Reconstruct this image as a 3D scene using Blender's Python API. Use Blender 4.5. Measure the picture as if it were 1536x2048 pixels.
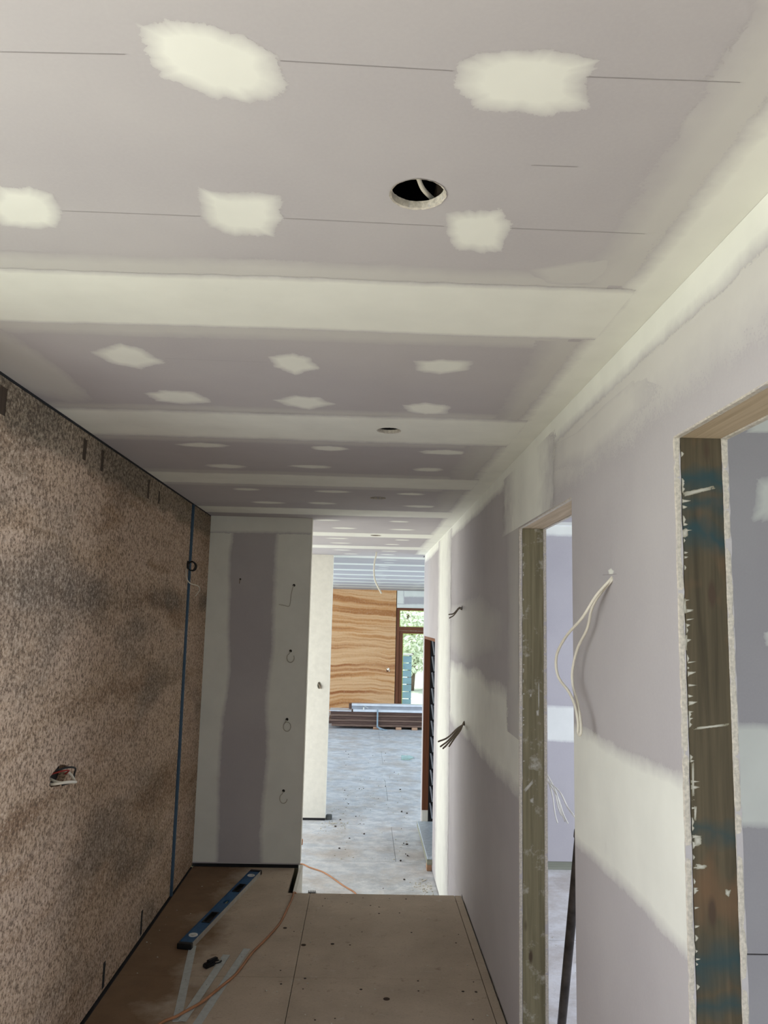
import bpy, bmesh, math, random
from mathutils import Vector, Matrix, noise as mnoise
from mathutils.geometry import tessellate_polygon

for o in list(bpy.data.objects): bpy.data.objects.remove(o)
scene = bpy.context.scene
COL = scene.collection
rnd = random.Random(7)

# ------------------------------------------------------------------ camera
F = 1564.0; CX, CY = 768.0, 1024.0
vz = Vector((727 - CX, 1240 - CY, F)).normalized()
up = Vector((1033 - CX, -10250 - CY, F)); up = (up - vz * up.dot(vz)).normalized()
rt = up.cross(vz) * -1 if up.cross(vz).x < 0 else up.cross(vz)
EYE = Vector((0, 0, 1.68))
cam = bpy.data.cameras.new('camera'); camo = bpy.data.objects.new('camera', cam); COL.objects.link(camo)
cam.sensor_fit = 'HORIZONTAL'; cam.sensor_width = 36.0; cam.lens = F / 1536 * 36.0
cam.clip_start = 0.01; cam.clip_end = 200
camo.matrix_world = Matrix(((rt.x, -rt.y, -rt.z, EYE.x), (vz.x, -vz.y, -vz.z, EYE.y), (up.x, -up.y, -up.z, EYE.z), (0, 0, 0, 1)))
scene.camera = camo

# ------------------------------------------------------------------ daylight
world = bpy.data.worlds.new('sky'); scene.world = world; world.use_nodes = True
bg = world.node_tree.nodes['Background']
bg.inputs[0].default_value = (0.80, 0.90, 1.0, 1); bg.inputs[1].default_value = 2.2
def add_sun(energy, az, el, col, ang=1.5):
    l = bpy.data.lights.new('sun', 'SUN'); l.energy = energy; l.color = col; l.angle = math.radians(ang)
    o = bpy.data.objects.new('sun', l); COL.objects.link(o)
    d = Vector((math.cos(el) * math.cos(az), math.cos(el) * math.sin(az), math.sin(el)))   # towards the sun
    o.rotation_euler = d.to_track_quat('Z', 'Y').to_euler(); o.location = (-6, 8, 9)
add_sun(7.0, math.radians(172), math.radians(56), (1.0, 0.95, 0.86))
def window_light(name, loc, direction, sx, sy, power, col):
    l = bpy.data.lights.new(name, 'AREA'); l.shape = 'RECTANGLE'; l.size = sx; l.size_y = sy; l.energy = power; l.color = col
    o = bpy.data.objects.new(name, l); COL.objects.link(o)
    o.location = loc; o.rotation_euler = Vector(direction).to_track_quat('-Z', 'Z').to_euler()
window_light('daylight_entry', (-0.25, -2.75, 1.15), (0, 1, 0), 1.5, 2.0, 0.8, (1.0, 0.95, 0.83))
window_light('daylight_side', (-1.50, 0.32, 1.55), (1, 0, 0), 2.5, 1.25, 42, (1.0, 0.985, 0.94))
window_light('daylight_bay', (-2.42, 7.3, 0.95), (1, 0, 0), 2.5, 2.6, 52, (1.0, 0.98, 0.94))
window_light('daylight_hall_a', (-4.95, 13.5, 0.95), (1, 0, 0), 7.0, 2.6, 470, (0.67, 0.84, 1.0))
window_light('daylight_hall_b', (5.55, 12.5, 0.95), (-1, 0, 0), 6.0, 2.6, 470, (0.67, 0.84, 1.0))
window_light('daylight_room', (4.1, 4.0, 1.35), (-1, 0, 0), 2.2, 1.7, 85, (0.74, 0.84, 1.0))
window_light('daylight_store', (3.1, 0.3, 1.35), (-1, 0, 0), 1.6, 1.5, 12, (0.80, 0.90, 1.0))
vs = scene.view_settings
vs.view_transform = 'Standard'; vs.look = 'None'; vs.exposure = 0.0; vs.gamma = 1.0; vs.use_curve_mapping = False

# ------------------------------------------------------------------ helpers
def ray(px, py):
    d = Vector((px - CX, py - CY, F)); return Vector((rt.dot(d), vz.dot(d), up.dot(d)))
def at(px, py, ax, v):
    """point of the world plane axis=v that the photograph shows at this pixel"""
    d = ray(px, py); return EYE + d * ((v - EYE[ax]) / d[ax])
def link(o, parent=None):
    COL.objects.link(o)
    if parent is not None: o.parent = parent
    return o
def tag(o, label=None, cat=None, group=None, kind=None):
    if label: o['label'] = label
    if cat: o['category'] = cat
    if group: o['group'] = group
    if kind: o['kind'] = kind
    return o
def empty(name, loc, label=None, cat=None, group=None, kind=None):
    o = bpy.data.objects.new(name, None); o.empty_display_size = .05; link(o); o.location = loc
    return tag(o, label, cat, group, kind)
def obj(name, bm, mat, parent=None, smooth=False):
    me = bpy.data.meshes.new(name); bm.normal_update(); bm.to_mesh(me); bm.free()
    me.materials.append(mat)
    if smooth:
        for p in me.polygons: p.use_smooth = True
    o = bpy.data.objects.new(name, me); link(o, parent)
    if parent is not None: o.matrix_parent_inverse = Matrix.Translation(parent_loc(parent)).inverted()
    return o
def parent_loc(p):
    v = Vector((0, 0, 0))
    if p.type == 'EMPTY': v = Vector(p.location)
    return v
def box(bm, lo, hi, mtx=None):
    x0, y0, z0 = lo; x1, y1, z1 = hi
    vs_ = [Vector(c) for c in ((x0,y0,z0),(x1,y0,z0),(x1,y1,z0),(x0,y1,z0),(x0,y0,z1),(x1,y0,z1),(x1,y1,z1),(x0,y1,z1))]
    if mtx is not None: vs_ = [mtx @ v for v in vs_]
    v = [bm.verts.new(c) for c in vs_]
    for f in ((0,3,2,1),(4,5,6,7),(0,1,5,4),(1,2,6,5),(2,3,7,6),(3,0,4,7)): bm.faces.new([v[i] for i in f])
    return v
def bbox(name, lo, hi, mat, parent=None, bevel=0.0, mtx=None, seg=1):
    bm = bmesh.new(); box(bm, lo, hi, mtx)
    if bevel: bmesh.ops.bevel(bm, geom=bm.edges[:], offset=bevel, segments=seg, affect='EDGES', profile=.5)
    return obj(name, bm, mat, parent)
def others(ax): return [i for i in (0, 1, 2) if i != ax]
def put(ax, val, a, b):
    i, j = others(ax); p = [0, 0, 0]; p[ax] = val; p[i] = a; p[j] = b; return Vector(p)
def plate(name, outer, holes, ax, v0, v1, mat, parent=None):
    """flat sheet with real holes: outline and holes in the two other axes, from v0 to v1 along ax"""
    loops = [[Vector((a, b, 0)) for a, b in outer]] + [[Vector((a, b, 0)) for a, b in h] for h in holes]
    tris = tessellate_polygon(loops)
    flat = [p for l in loops for p in l]
    bm = bmesh.new()
    A = [bm.verts.new(put(ax, v0, p.x, p.y)) for p in flat]; B = [bm.verts.new(put(ax, v1, p.x, p.y)) for p in flat]
    for t in tris:
        for V in (A, B):
            try: bm.faces.new([V[k] for k in t])
            except ValueError: pass
    k = 0
    for l in loops:
        n = len(l)
        for q in range(n):
            a, b = k + q, k + (q + 1) % n
            bm.faces.new([A[a], A[b], B[b], B[a]])
        k += n
    bmesh.ops.recalc_face_normals(bm, faces=bm.faces)
    return obj(name, bm, mat, parent)
def rect(a0, b0, a1, b1): return [(a0, b0), (a1, b0), (a1, b1), (a0, b1)]
def circ(a, b, r, n=40, jit=0.0): return [(a + (r + rnd.uniform(-jit, jit)) * math.cos(2*math.pi*k/n), b + (r + rnd.uniform(-jit, jit)) * math.sin(2*math.pi*k/n)) for k in range(n)]
def smooth_path(pts, n=8):
    pts = [Vector(p) for p in pts]
    if len(pts) < 3: return pts
    P = [pts[0] * 2 - pts[1]] + pts + [pts[-1] * 2 - pts[-2]]; out = []
    for i in range(1, len(P) - 2):
        for k in range(n):
            t = k / n; a, b, c, d = P[i-1], P[i], P[i+1], P[i+2]
            out.append(.5 * ((2*b) + (-a + c)*t + (2*a - 5*b + 4*c - d)*t*t + (-a + 3*b - 3*c + d)*t**3))
    out.append(pts[-1]); return out
def tube_bm(bm, path, r, sides=8, r2=None, flat=1.0):
    rings = []; T = (path[1] - path[0]).normalized(); ref = Vector((0, 0, 1)) if abs(T.z) < .9 else Vector((1, 0, 0))
    N = T.cross(ref).normalized()
    for i, p in enumerate(path):
        t = (path[min(i+1, len(path)-1)] - path[max(i-1, 0)]).normalized()
        N = (N - t * N.dot(t)).normalized(); B = t.cross(N)
        rr = r if r2 is None else r + (r2 - r) * i / (len(path) - 1)
        rings.append([bm.verts.new(p + N * rr * math.cos(2*math.pi*k/sides) + B * rr * flat * math.sin(2*math.pi*k/sides)) for k in range(sides)])
    for a, b in zip(rings, rings[1:]):
        for k in range(sides): bm.faces.new([a[k], a[(k+1) % sides], b[(k+1) % sides], b[k]])
    bm.faces.new(rings[0][::-1]); bm.faces.new(rings[-1])
def tube(name, pts, r, mat, parent=None, sides=8, n=8, r2=None, flat=1.0):
    bm = bmesh.new(); tube_bm(bm, smooth_path(pts, n), r, sides, r2, flat)
    return obj(name, bm, mat, parent, True)
def cyl(bm, c, axis, r, h, n=24, r2=None):
    axis = Vector(axis).normalized(); M = Matrix.Translation(Vector(c)) @ axis.to_track_quat('Z', 'Y').to_matrix().to_4x4()
    bmesh.ops.create_cone(bm, cap_ends=True, segments=n, radius1=r, radius2=r if r2 is None else r2, depth=h, matrix=M)

# ------------------------------------------------------------------ materials
class NT:
    def __init__(s, name):
        s.m = bpy.data.materials.new(name); s.m.use_nodes = True; s.t = s.m.node_tree; s.n = s.t.nodes; s.l = s.t.links
        s.b = s.n['Principled BSDF']; s.out = s.n['Material Output']; s.geo = s.n.new('ShaderNodeNewGeometry')
        s.pos = s.geo.outputs['Position']; s.b.inputs['Specular IOR Level'].default_value = .25
    def set(s, k, v):
        if hasattr(v, 'is_linked') or isinstance(v, bpy.types.NodeSocket): s.l.new(v, s.b.inputs[k])
        else: s.b.inputs[k].default_value = v
        return s
    def mp(s, scale=(1,1,1), loc=(0,0,0), rot=(0,0,0), vec=None):
        n = s.n.new('ShaderNodeMapping'); n.inputs['Scale'].default_value = scale; n.inputs['Location'].default_value = loc; n.inputs['Rotation'].default_value = rot
        s.l.new(vec or s.pos, n.inputs['Vector']); return n.outputs[0]
    def noise(s, scale, detail=3, rough=.55, vec=None, dist=0):
        n = s.n.new('ShaderNodeTexNoise'); n.inputs['Scale'].default_value = scale; n.inputs['Detail'].default_value = detail
        n.inputs['Roughness'].default_value = rough; n.inputs['Distortion'].default_value = dist
        s.l.new(vec or s.pos, n.inputs['Vector']); return n.outputs['Fac']
    def voro(s, scale, vec=None, feat='F1'):
        n = s.n.new('ShaderNodeTexVoronoi'); n.inputs['Scale'].default_value = scale; n.feature = feat
        s.l.new(vec or s.pos, n.inputs['Vector']); return n.outputs['Distance']
    def ramp(s, fac, stops, interp='LINEAR'):
        n = s.n.new('ShaderNodeValToRGB'); n.color_ramp.interpolation = interp; e = n.color_ramp.elements
        while len(e) < len(stops): e.new(.5)
        for q, (p, c) in zip(e, stops): q.position = p; q.color = (c, c, c, 1) if isinstance(c, (int, float)) else (*c, 1)
        s.l.new(fac, n.inputs[0]); return n.outputs[0]
    def mix(s, fac, a, b, mode='MIX'):
        n = s.n.new('ShaderNodeMix'); n.data_type = 'RGBA'; n.blend_type = mode
        for k, v in ((0, fac), (6, a), (7, b)):
            if isinstance(v, bpy.types.NodeSocket): s.l.new(v, n.inputs[k])
            else: n.inputs[k].default_value = v if k == 0 else (*v, 1)
        return n.outputs[2]
    def math(s, op, a, b=0.0, clamp=False):
        n = s.n.new('ShaderNodeMath'); n.operation = op; n.use_clamp = clamp
        for k, v in ((0, a), (1, b)):
            if isinstance(v, bpy.types.NodeSocket): s.l.new(v, n.inputs[k])
            else: n.inputs[k].default_value = v
        return n.outputs[0]
    def xyz(s):
        n = s.n.new('ShaderNodeSeparateXYZ'); s.l.new(s.pos, n.inputs[0]); return n.outputs
    def bump(s, h, strength=.3, dist=.002):
        n = s.n.new('ShaderNodeBump'); n.inputs['Strength'].default_value = strength; n.inputs['Distance'].default_value = dist
        s.l.new(h, n.inputs['Height']); s.l.new(n.outputs[0], s.b.inputs['Normal']); return s
def simple(name, col, rough=.6, var=.12, scale=20, metal=0.0, bump=0.0):
    t = NT(name); f = t.noise(scale, 3)
    t.set('Base Color', t.ramp(f, [(.3, tuple(c*(1-var) for c in col)), (.7, tuple(min(1, c*(1+var)) for c in col))]))
    t.set('Roughness', rough).set('Metallic', metal)
    if bump: t.bump(t.noise(scale*6, 2), bump, .001)
    return t.m
M = {}
t = NT('plasterboard paper'); f = t.noise(2.2, 4); g = t.noise(160, 2)
c = t.ramp(f, [(.3, (.475, .445, .462)), (.7, (.535, .505, .512))]); c = t.mix(t.ramp(g, [(.35, 0.0), (.75, .16)]), c, (.60, .58, .57))
t.set('Base Color', c).set('Roughness', .88).bump(g, .12, .0006); M['board'] = t.m
def compound(name, col, top=1.0, under=(.505, .478, .488), stip=.45):
    t = NT(name); at_ = t.n.new('ShaderNodeAttribute'); at_.attribute_name = 'cov'; cov = at_.outputs['Fac']
    n1 = t.noise(22, 4, .6); n2 = t.noise(150, 3, .6); n3 = t.noise(6, 3)
    a = t.math('ADD', cov, t.math('MULTIPLY', t.math('SUBTRACT', n1, .5), .5)); a2 = t.math('ADD', a, t.math('MULTIPLY', t.math('SUBTRACT', n2, .5), stip))
    al = t.ramp(a2, [(.0, 0.0), (.17, 1.0)], 'CONSTANT')
    f = t.math('ADD', a, t.math('MULTIPLY', t.math('SUBTRACT', n3, .5), .35))
    full = t.ramp(n3, [(.3, tuple(k*.96 for k in col)), (.7, tuple(min(1, k*1.03) for k in col))])
    t.set('Base Color', t.mix(t.ramp(f, [(.12, .10*top), (.45, .58*top), (.9, top)]), under, full)).set('Roughness', .82).set('Alpha', al)
    return t.m
M['filler'] = compound('joint compound', (.85, .85, .785))
M['filler_thin'] = compound('thin skim of joint compound', (.76, .75, .68), .42)
M['stipple'] = compound('speckled trowel skim', (.78, .76, .69), .55, stip=1.5)
M['smear'] = compound('plaster smear', (.60, .58, .52), .85, (.20, .18, .12), 1.3)
M['gypsum'] = simple('broken gypsum core', (.60, .55, .48), .95, .2, 140, bump=.8)
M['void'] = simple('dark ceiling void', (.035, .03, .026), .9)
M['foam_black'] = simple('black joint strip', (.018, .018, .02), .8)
M['foam_blue'] = simple('blue joint foam', (.06, .11, .17), .7)

def rammed(name, bright):
    t = NT(name); X = t.xyz()
    wob = t.noise(1.6, 3, .5, t.mp((.62, .55, .25) if bright else (.55, .55, 1.2)))
    zz = t.math('ADD', X[2], t.math('MULTIPLY', wob, .30 if bright else .42))
    cmb = t.n.new('ShaderNodeCombineXYZ'); t.l.new(t.math('MULTIPLY', X[0], .035 if bright else .12), cmb.inputs[0]); t.l.new(t.math('MULTIPLY', X[1], .12), cmb.inputs[1]); t.l.new(zz, cmb.inputs[2])
    lay = t.noise(6.0 if bright else 5.0, 2.4 if bright else 4, .6, cmb.outputs[0])
    if bright:
        c = t.ramp(lay, [(.32, (.36, .13, .045)), (.41, (.62, .33, .15)), (.50, (.76, .48, .26)), (.58, (.62, .31, .125)), (.66, (.44, .19, .07))])
        gr = t.noise(26, 4, .75); c = t.mix(t.ramp(gr, [(.5, 0.0), (.72, .35)]), c, (.66, .50, .34)); c = t.mix(t.ramp(gr, [(.26, .45), (.42, 0.0)]), c, (.22, .13, .07))
        t.bump(gr, .5, .004)
    else:
        c = t.ramp(lay, [(.30, (.33, .215, .135)), (.45, (.52, .375, .26)), (.60, (.58, .43, .32)), (.75, (.40, .265, .165))])
        st = t.noise(1.25, 4, .6, t.mp((1, .8, 1.9), (3, 7.4, 2.2)))
        c = t.mix(t.ramp(st, [(.52, 0.0), (.66, .62)]), c, (.20, .165, .13))
        lift = t.math('SUBTRACT', 1.0, t.math('DIVIDE', t.math('ABSOLUTE', t.math('SUBTRACT', t.math('ADD', X[2], t.math('MULTIPLY', t.math('SUBTRACT', t.noise(2.0, 4), .5), .22)), 1.765)), .085), True)
        c = t.mix(t.math('MULTIPLY', t.math('MULTIPLY', lift, 1.6, True), t.ramp(t.noise(1.7, 4, .6, t.mp((1, 1, .3), (0, 5.2, 0))), [(.38, 0.0), (.60, .75)])), c, (.165, .14, .115))
        # greyer top course, a real change of colour of the wall
        edge = t.math('ADD', X[2], t.math('MULTIPLY', t.noise(3.0, 4), .18))
        topm = t.ramp(edge, [(.0, 0.0), (.5, 0.0)]); n = t.n.new('ShaderNodeMapRange'); n.inputs[1].default_value = 2.325; n.inputs[2].default_value = 2.37; t.l.new(edge, n.inputs[0])
        
        g1 = t.noise(80, 4, .68); g2 = t.voro(150)
        c = t.mix(t.ramp(g1, [(.40, .72), (.50, 0.0)]), c, (.085, .055, .038)); c = t.mix(t.ramp(g1, [(.54, 0.0), (.66, .55)]), c, (.80, .67, .54))
        c = t.mix(t.ramp(t.noise(38, 3, .6), [(.34, .35), (.46, 0.0)]), c, (.10, .07, .05))
        n.inputs[1].default_value = 2.32; n.inputs[2].default_value = 2.36
        c = t.mix(t.math('MULTIPLY', n.outputs[0], .62), c, t.ramp(g1, [(.42, (.07, .06, .045)), (.62, (.26, .225, .165))]))
        t.bump(g1, .8, .004)
    t.set('Base Color', c).set('Roughness', .95); return t.m
M['rammed'] = rammed('rammed earth', False); M['rammed_far'] = rammed('rammed earth in strata', True)

XR0 = .654
def wood(name, a, b, along='z', rough=.7, blue=False, knots=True, dust=False):
    t = NT(name); sc = {'z': (38, 38, 1.4), 'y': (38, 1.4, 38), 'x': (1.4, 38, 38)}[along]
    g = t.noise(1.6, 5, .6, t.mp(sc), .4); c = t.ramp(g, [(.3, a), (.7, b)])
    if blue:
        X = t.xyz(); k = t.noise(9, 3, .55); kx = t.math('SUBTRACT', X[0], XR0)
        for zc, wd, am in ((1.985, .035, 1.0), (1.93, .03, .8), (1.86, .05, 1.0), (1.27, .03, .7), (1.03, .05, .9), (.95, .03, .8)):   # blue sap stain in bands
            e = t.math('SUBTRACT', 1.0, t.math('DIVIDE', t.math('ABSOLUTE', t.math('SUBTRACT', t.math('ADD', X[2], t.math('MULTIPLY', t.math('SUBTRACT', k, .5), .12)), zc)), wd), True)
            c = t.mix(t.math('MULTIPLY', e, am*.9, True), c, (.022, .058, .068))
        w = t.noise(1.0, 3, .55, t.mp((9, 9, 5), (1, 4, 9.0))); c = t.mix(t.ramp(w, [(.54, 0.0), (.70, .7)]), c, (.17, .095, .05))
    if knots:
        v = t.voro(1.0, t.mp((11, 11, 3.4), (.3, 0, .42))); c = t.mix(t.ramp(v, [(.06, .9), (.12, 0.0)]), c, (.07, .045, .03))
    if dust:
        d = t.noise(14, 4, .7); c = t.mix(t.ramp(d, [(.56, 0.0), (.72, .6)]), c, (.62, .60, .54))
    t.set('Base Color', c).set('Roughness', rough).bump(g, .2, .001); return t.m
M['stud'] = wood('treated pine stud', (.155, .135, .08), (.27, .24, .15), dust=True)
M['stud_blue'] = wood('blue stained pine stud', (.058, .046, .028), (.118, .094, .058), blue=True)
M['head_pine'] = wood('pine head plate', (.42, .32, .21), (.60, .48, .34), 'y', knots=False)
M['plate_pine'] = wood('grey pine bottom plate', (.24, .25, .19), (.34, .34, .27), 'x')
M['cedar'] = wood('red brown timber frame', (.125, .045, .022), (.20, .075, .035), 'z', .45, knots=False)
M['cedar_y'] = wood('red brown timber rail', (.125, .045, .022), (.20, .075, .035), 'y', .45, knots=False)
M['cedar_x'] = wood('red brown timber transom', (.125, .045, .022), (.20, .075, .035), 'x', .45, knots=False)
M['dark_board'] = wood('dark brown timber length', (.055, .030, .024), (.13, .075, .058), 'x', .55, knots=False)
M['brown_board'] = wood('mid brown timber length', (.10, .060, .045), (.22, .14, .105), 'x', .55, knots=False)
M['liner_brown'] = wood('dark brown slot liner', (.035, .024, .016), (.075, .05, .032), 'z', knots=False)  # shade inside the wall slots, put into a very dark brown
M['joist'] = wood('sawn ceiling batten', (.20, .15, .11), (.30, .24, .18), 'x', knots=False)
M['block'] = wood('offcut timber block', (.36, .20, .12), (.50, .31, .20), 'x', knots=False)

def flooring(name, base, dirt=False, dusty=False):
    t = NT(name); X = t.xyz(); n1 = t.noise(3.2, 5, .62); n2 = t.noise(85, 3, .65); n3 = t.noise(13, 4, .65)
    c = t.ramp(n1, [(.3, tuple(k*.84 for k in base)), (.7, tuple(min(1, k*1.12) for k in base))])
    c = t.mix(t.ramp(n2, [(.3, .28), (.48, 0.0)]), c, tuple(k*.55 for k in base)); c = t.mix(t.ramp(n3, [(.60, 0.0), (.78, .34)]), c, (.72, .68, .62))
    if dirt:   # brown earth trodden along the foot of the rammed earth wall
        e = t.math('SUBTRACT', -.66, t.math('ADD', X[0], t.math('MULTIPLY', t.math('SUBTRACT', t.noise(2.4, 5, .6), .5), .85)))
        m = t.math('MULTIPLY', e, 4.5, True); c = t.mix(t.math('MULTIPLY', m, .86), c, t_col(t, (.15, .082, .038), (.20, .115, .058)))
        c = t.mix(t.ramp(t.noise(16, 5, .7), [(.60, 0.0), (.72, .5)]), c, (.17, .095, .05))
    if dusty:
        w = t.noise(8.0, 6, .72, t.mp((1, 1.2, 1))); c = t.mix(t.ramp(w, [(.42, 0.0), (.62, .6)]), c, (.80, .80, .80)); c = t.mix(t.ramp(t.noise(2.4, 6, .7), [(.45, .0), (.66, .55)]), c, (.42, .35, .29))
        s = t.noise(34, 4, .7, t.mp((1, 1.5, 1))); c = t.mix(t.ramp(s, [(.27, .6), (.40, 0.0)]), c, tuple(k*.5 for k in base))
    t.set('Base Color', c).set('Roughness', .8 if not dusty else .62).bump(n2, .15, .001); return t.m
def t_col(t, a, b): return t.ramp(t.noise(7, 4), [(.3, a), (.7, b)])
M['floor_up'] = flooring('flooring sheet', (.52, .43, .335), dirt=True)
M['floor_low'] = flooring('dusty flooring sheet', (.50, .53, .57), dusty=True)
M['floor_room'] = flooring('room flooring sheet', (.66, .63, .60), dusty=True)
M['cable_white'] = simple('white cable sheath', (.76, .72, .62), .5, .05)
M['cable_grey'] = simple('grey brown cable sheath', (.26, .21, .16), .55, .1)
M['cable_dull'] = simple('dusty cable sheath', (.50, .47, .40), .6, .1)
M['cable_black'] = simple('black cable sheath', (.02, .02, .022), .5)
M['cord_orange'] = simple('orange cord sheath', (.42, .20, .10), .6, .2, 9)
M['blue_paint'] = simple('blue level enamel', (.018, .085, .20), .42, .15, 30)
M['black_plastic'] = simple('black plastic', (.012, .012, .013), .45)
M['alu'] = simple('worn aluminium', (.48, .46, .41), .5, .15, 25, .35)
M['galv'] = simple('galvanised strip', (.52, .55, .54), .5, .1, 40, .08)
M['ring_white'] = simple('white vial ring', (.75, .76, .74), .45)
M['vial'] = simple('green vial liquid', (.12, .15, .12), .2)
M['steel'] = simple('dark steel bar', (.07, .06, .055), .5, .5, 14, .5)
M['graphite'] = simple('pencil graphite', (.34, .31, .31), .9)
M['chip'] = simple('plaster chips', (.62, .58, .50), .9)
M['dark_spot'] = simple('dark screw head', (.05, .035, .028), .7)
M['screw_scuff'] = simple('dark earth smear', (.06, .04, .03), .9)
M['pale_sheet'] = simple('pale wrapped length', (.66, .68, .72), .4, .1, 6)
M['grey_sheet'] = simple('grey channel web', (.34, .35, .38), .5, .1, 6)
M['strap'] = simple('blue grey strap', (.28, .36, .42), .5)
M['sill'] = simple('blue grey metal sill', (.52, .60, .68), .35, .15, 30, .3)
M['dark_frame'] = simple('black window channel', (.012, .012, .014), .4)
M['tape'] = simple('yellow green glazing tape', (.58, .66, .10), .5)
M['painted'] = simple('white render', (.82, .80, .72), .7, .04)
M['leaf'] = simple('pale green leaves', (.72, .80, .62), .6, .3, 5)
M['bark'] = simple('bark', (.16, .12, .09), .9)
M['ground'] = simple('pale ground outside', (.42, .44, .36), .95, .2, 2)
M['tank'] = simple('blue grey panel', (.20, .34, .45), .6, .1, 4)
t = NT('window glass'); t.set('Base Color', (.95, 1, .98, 1)).set('Roughness', .02).set('Transmission Weight', 1.0).set('IOR', 1.05); M['glass'] = t.m
t = NT('smoky louvre glass'); t.set('Base Color', (.03, .035, .05, 1)).set('Roughness', .12); t.b.inputs['Specular IOR Level'].default_value = .5; M['louvre'] = t.m
M['louvre_edge'] = simple('ground louvre glass edge', (.42, .46, .52), .3)
t = NT('clear bottle plastic'); t.set('Base Color', (.72, .92, .88, 1)).set('Roughness', .1).set('Transmission Weight', .7).set('IOR', 1.2); M['bottle'] = t.m

# ------------------------------------------------------------------ compound patches
def covered(name, verts, faces, cov, mat, parent):
    me = bpy.data.meshes.new(name); me.from_pydata(verts, [], faces); me.materials.append(mat)
    a = me.attributes.new('cov', 'FLOAT', 'POINT'); a.data.foreach_set('value', cov)
    o = bpy.data.objects.new(name, me); link(o, parent)
    if parent is not None: o.matrix_parent_inverse = Matrix.Translation(parent_loc(parent)).inverted()
    return o
def patch(parent, poly, ax, val, sgn, feather=.50, mat='filler', name='filler_patch', jit=.10, off=.00015):
    """a trowelled patch: poly = outline in the two in-plane axes; its rim thins out to nothing"""
    n = len(poly); cx = sum(p[0] for p in poly) / n; cy = sum(p[1] for p in poly) / n; ring = []
    for k in range(n):
        a, b = poly[k], poly[(k+1) % n]
        for q in range(5): ring.append((a[0] + (b[0]-a[0])*q/5, a[1] + (b[1]-a[1])*q/5))
    rr = [(cx + (p[0]-cx)*s, cy + (p[1]-cy)*s) for p in ring for s in [1.08 + rnd.uniform(-jit, jit)*.5]]
    m = len(rr); lv = [1.0, 1 - feather*.55, 1 - feather]; cv = [0.0, .55, 1.0]; V = []; C = []; Fc = []
    for s, c_ in zip(lv, cv):
        for p in rr: V.append(put(ax, val + sgn*(off + .0001*c_), cx + (p[0]-cx)*s, cy + (p[1]-cy)*s)); C.append(c_)
    for L in range(2):
        for k in range(m): Fc.append((L*m + k, L*m + (k+1) % m, (L+1)*m + (k+1) % m, (L+1)*m + k))
    V.append(put(ax, val + sgn*(off + .00012), cx, cy)); C.append(1.0)
    for k in range(m): Fc.append((2*m + k, 2*m + (k+1) % m, 3*m))
    return covered(name, V, Fc, C, M[mat], parent)
def pxpatch(parent, px, ax, val, sgn, **k):
    i, j = others(ax); poly = []
    for x, y in px: p = at(x, y, ax, val); poly.append((p[i], p[j]))
    return patch(parent, poly, ax, val, sgn, **k)
def band(parent, ax, val, sgn, u, u0, u1, v0, v1, soft=.05, soft0=None, soft1=None, mat='filler', name='filler_band', off=.00015, wob=.006, hole=None):
    """a long taped joint; u = the axis it runs along, v0..v1 its width; soft edges soft0 / soft1"""
    s0 = soft if soft0 is None else soft0; s1 = soft if soft1 is None else soft1
    i, j = others(ax); vax = j if u == i else i
    us = [u0 + (u1-u0)*k/max(2, int(abs(u1-u0)/.06)) for k in range(max(2, int(abs(u1-u0)/.06)) + 1)]
    prof = [(0, 0, 0)] if s0 else []
    vsn = ([(v0 - s0*.5, 0.0), (v0, .45), (v0 + s0*.5, 1.0)] if s0 else [(v0, 1.0)]) + ([(v1 - s1*.5, 1.0), (v1, .45), (v1 + s1*.5, 0.0)] if s1 else [(v1, 1.0)])
    if hole:
        hu, hv, hr = hole; us = sorted(set([q for q in us if abs(q - hu) > hr*1.3] + [hu + hr*1.3*(k/16.0 - 1) for k in range(33)]))
        extra = [(hv + hr*1.3*(k/16.0 - 1), 1.0) for k in range(33)]; vsn = sorted([q for q in vsn if abs(q[0]-hv) > hr*1.3] + extra)
    V = []; C = []; Fc = []; W = len(vsn)
    for a in us:
        w0 = wob * 2 * mnoise.noise(Vector((a*2.3, v0*5, val))); w1 = wob * 2 * mnoise.noise(Vector((a*2.3, v1*5 + 9, val)))
        for q, (b, c_) in enumerate(vsn):
            mid = (v0 + v1) / 2; b2 = b + ((w0 if s0 else 0) if b < mid - abs(v1-v0)*.3 else (w1 if s1 else 0) if b > mid + abs(v1-v0)*.3 else 0)
            p = [0, 0, 0]; p[ax] = val + sgn*(off + .0001*c_); p[u] = a; p[vax] = b2; V.append(p); C.append(c_)
    for k in range(len(us) - 1):
        for q in range(W - 1):
            if hole and (V[k*W+q][u] + V[(k+1)*W+q][u] - 2*hu)**2/4 + (vsn[q][0]/2 + vsn[q+1][0]/2 - hv)**2 < (hr*1.02)**2: continue
            Fc.append((k*W + q, (k+1)*W + q, (k+1)*W + q + 1, k*W + q + 1))
    return covered(name, V, Fc, C, M[mat], parent)

# ================================================================== setting
XR, XL, ZC, ZL = .654, -1.12, 2.40, -.47
YP, YS, YP2, YF = 5.61, 5.12, 8.82, 18.8
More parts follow.
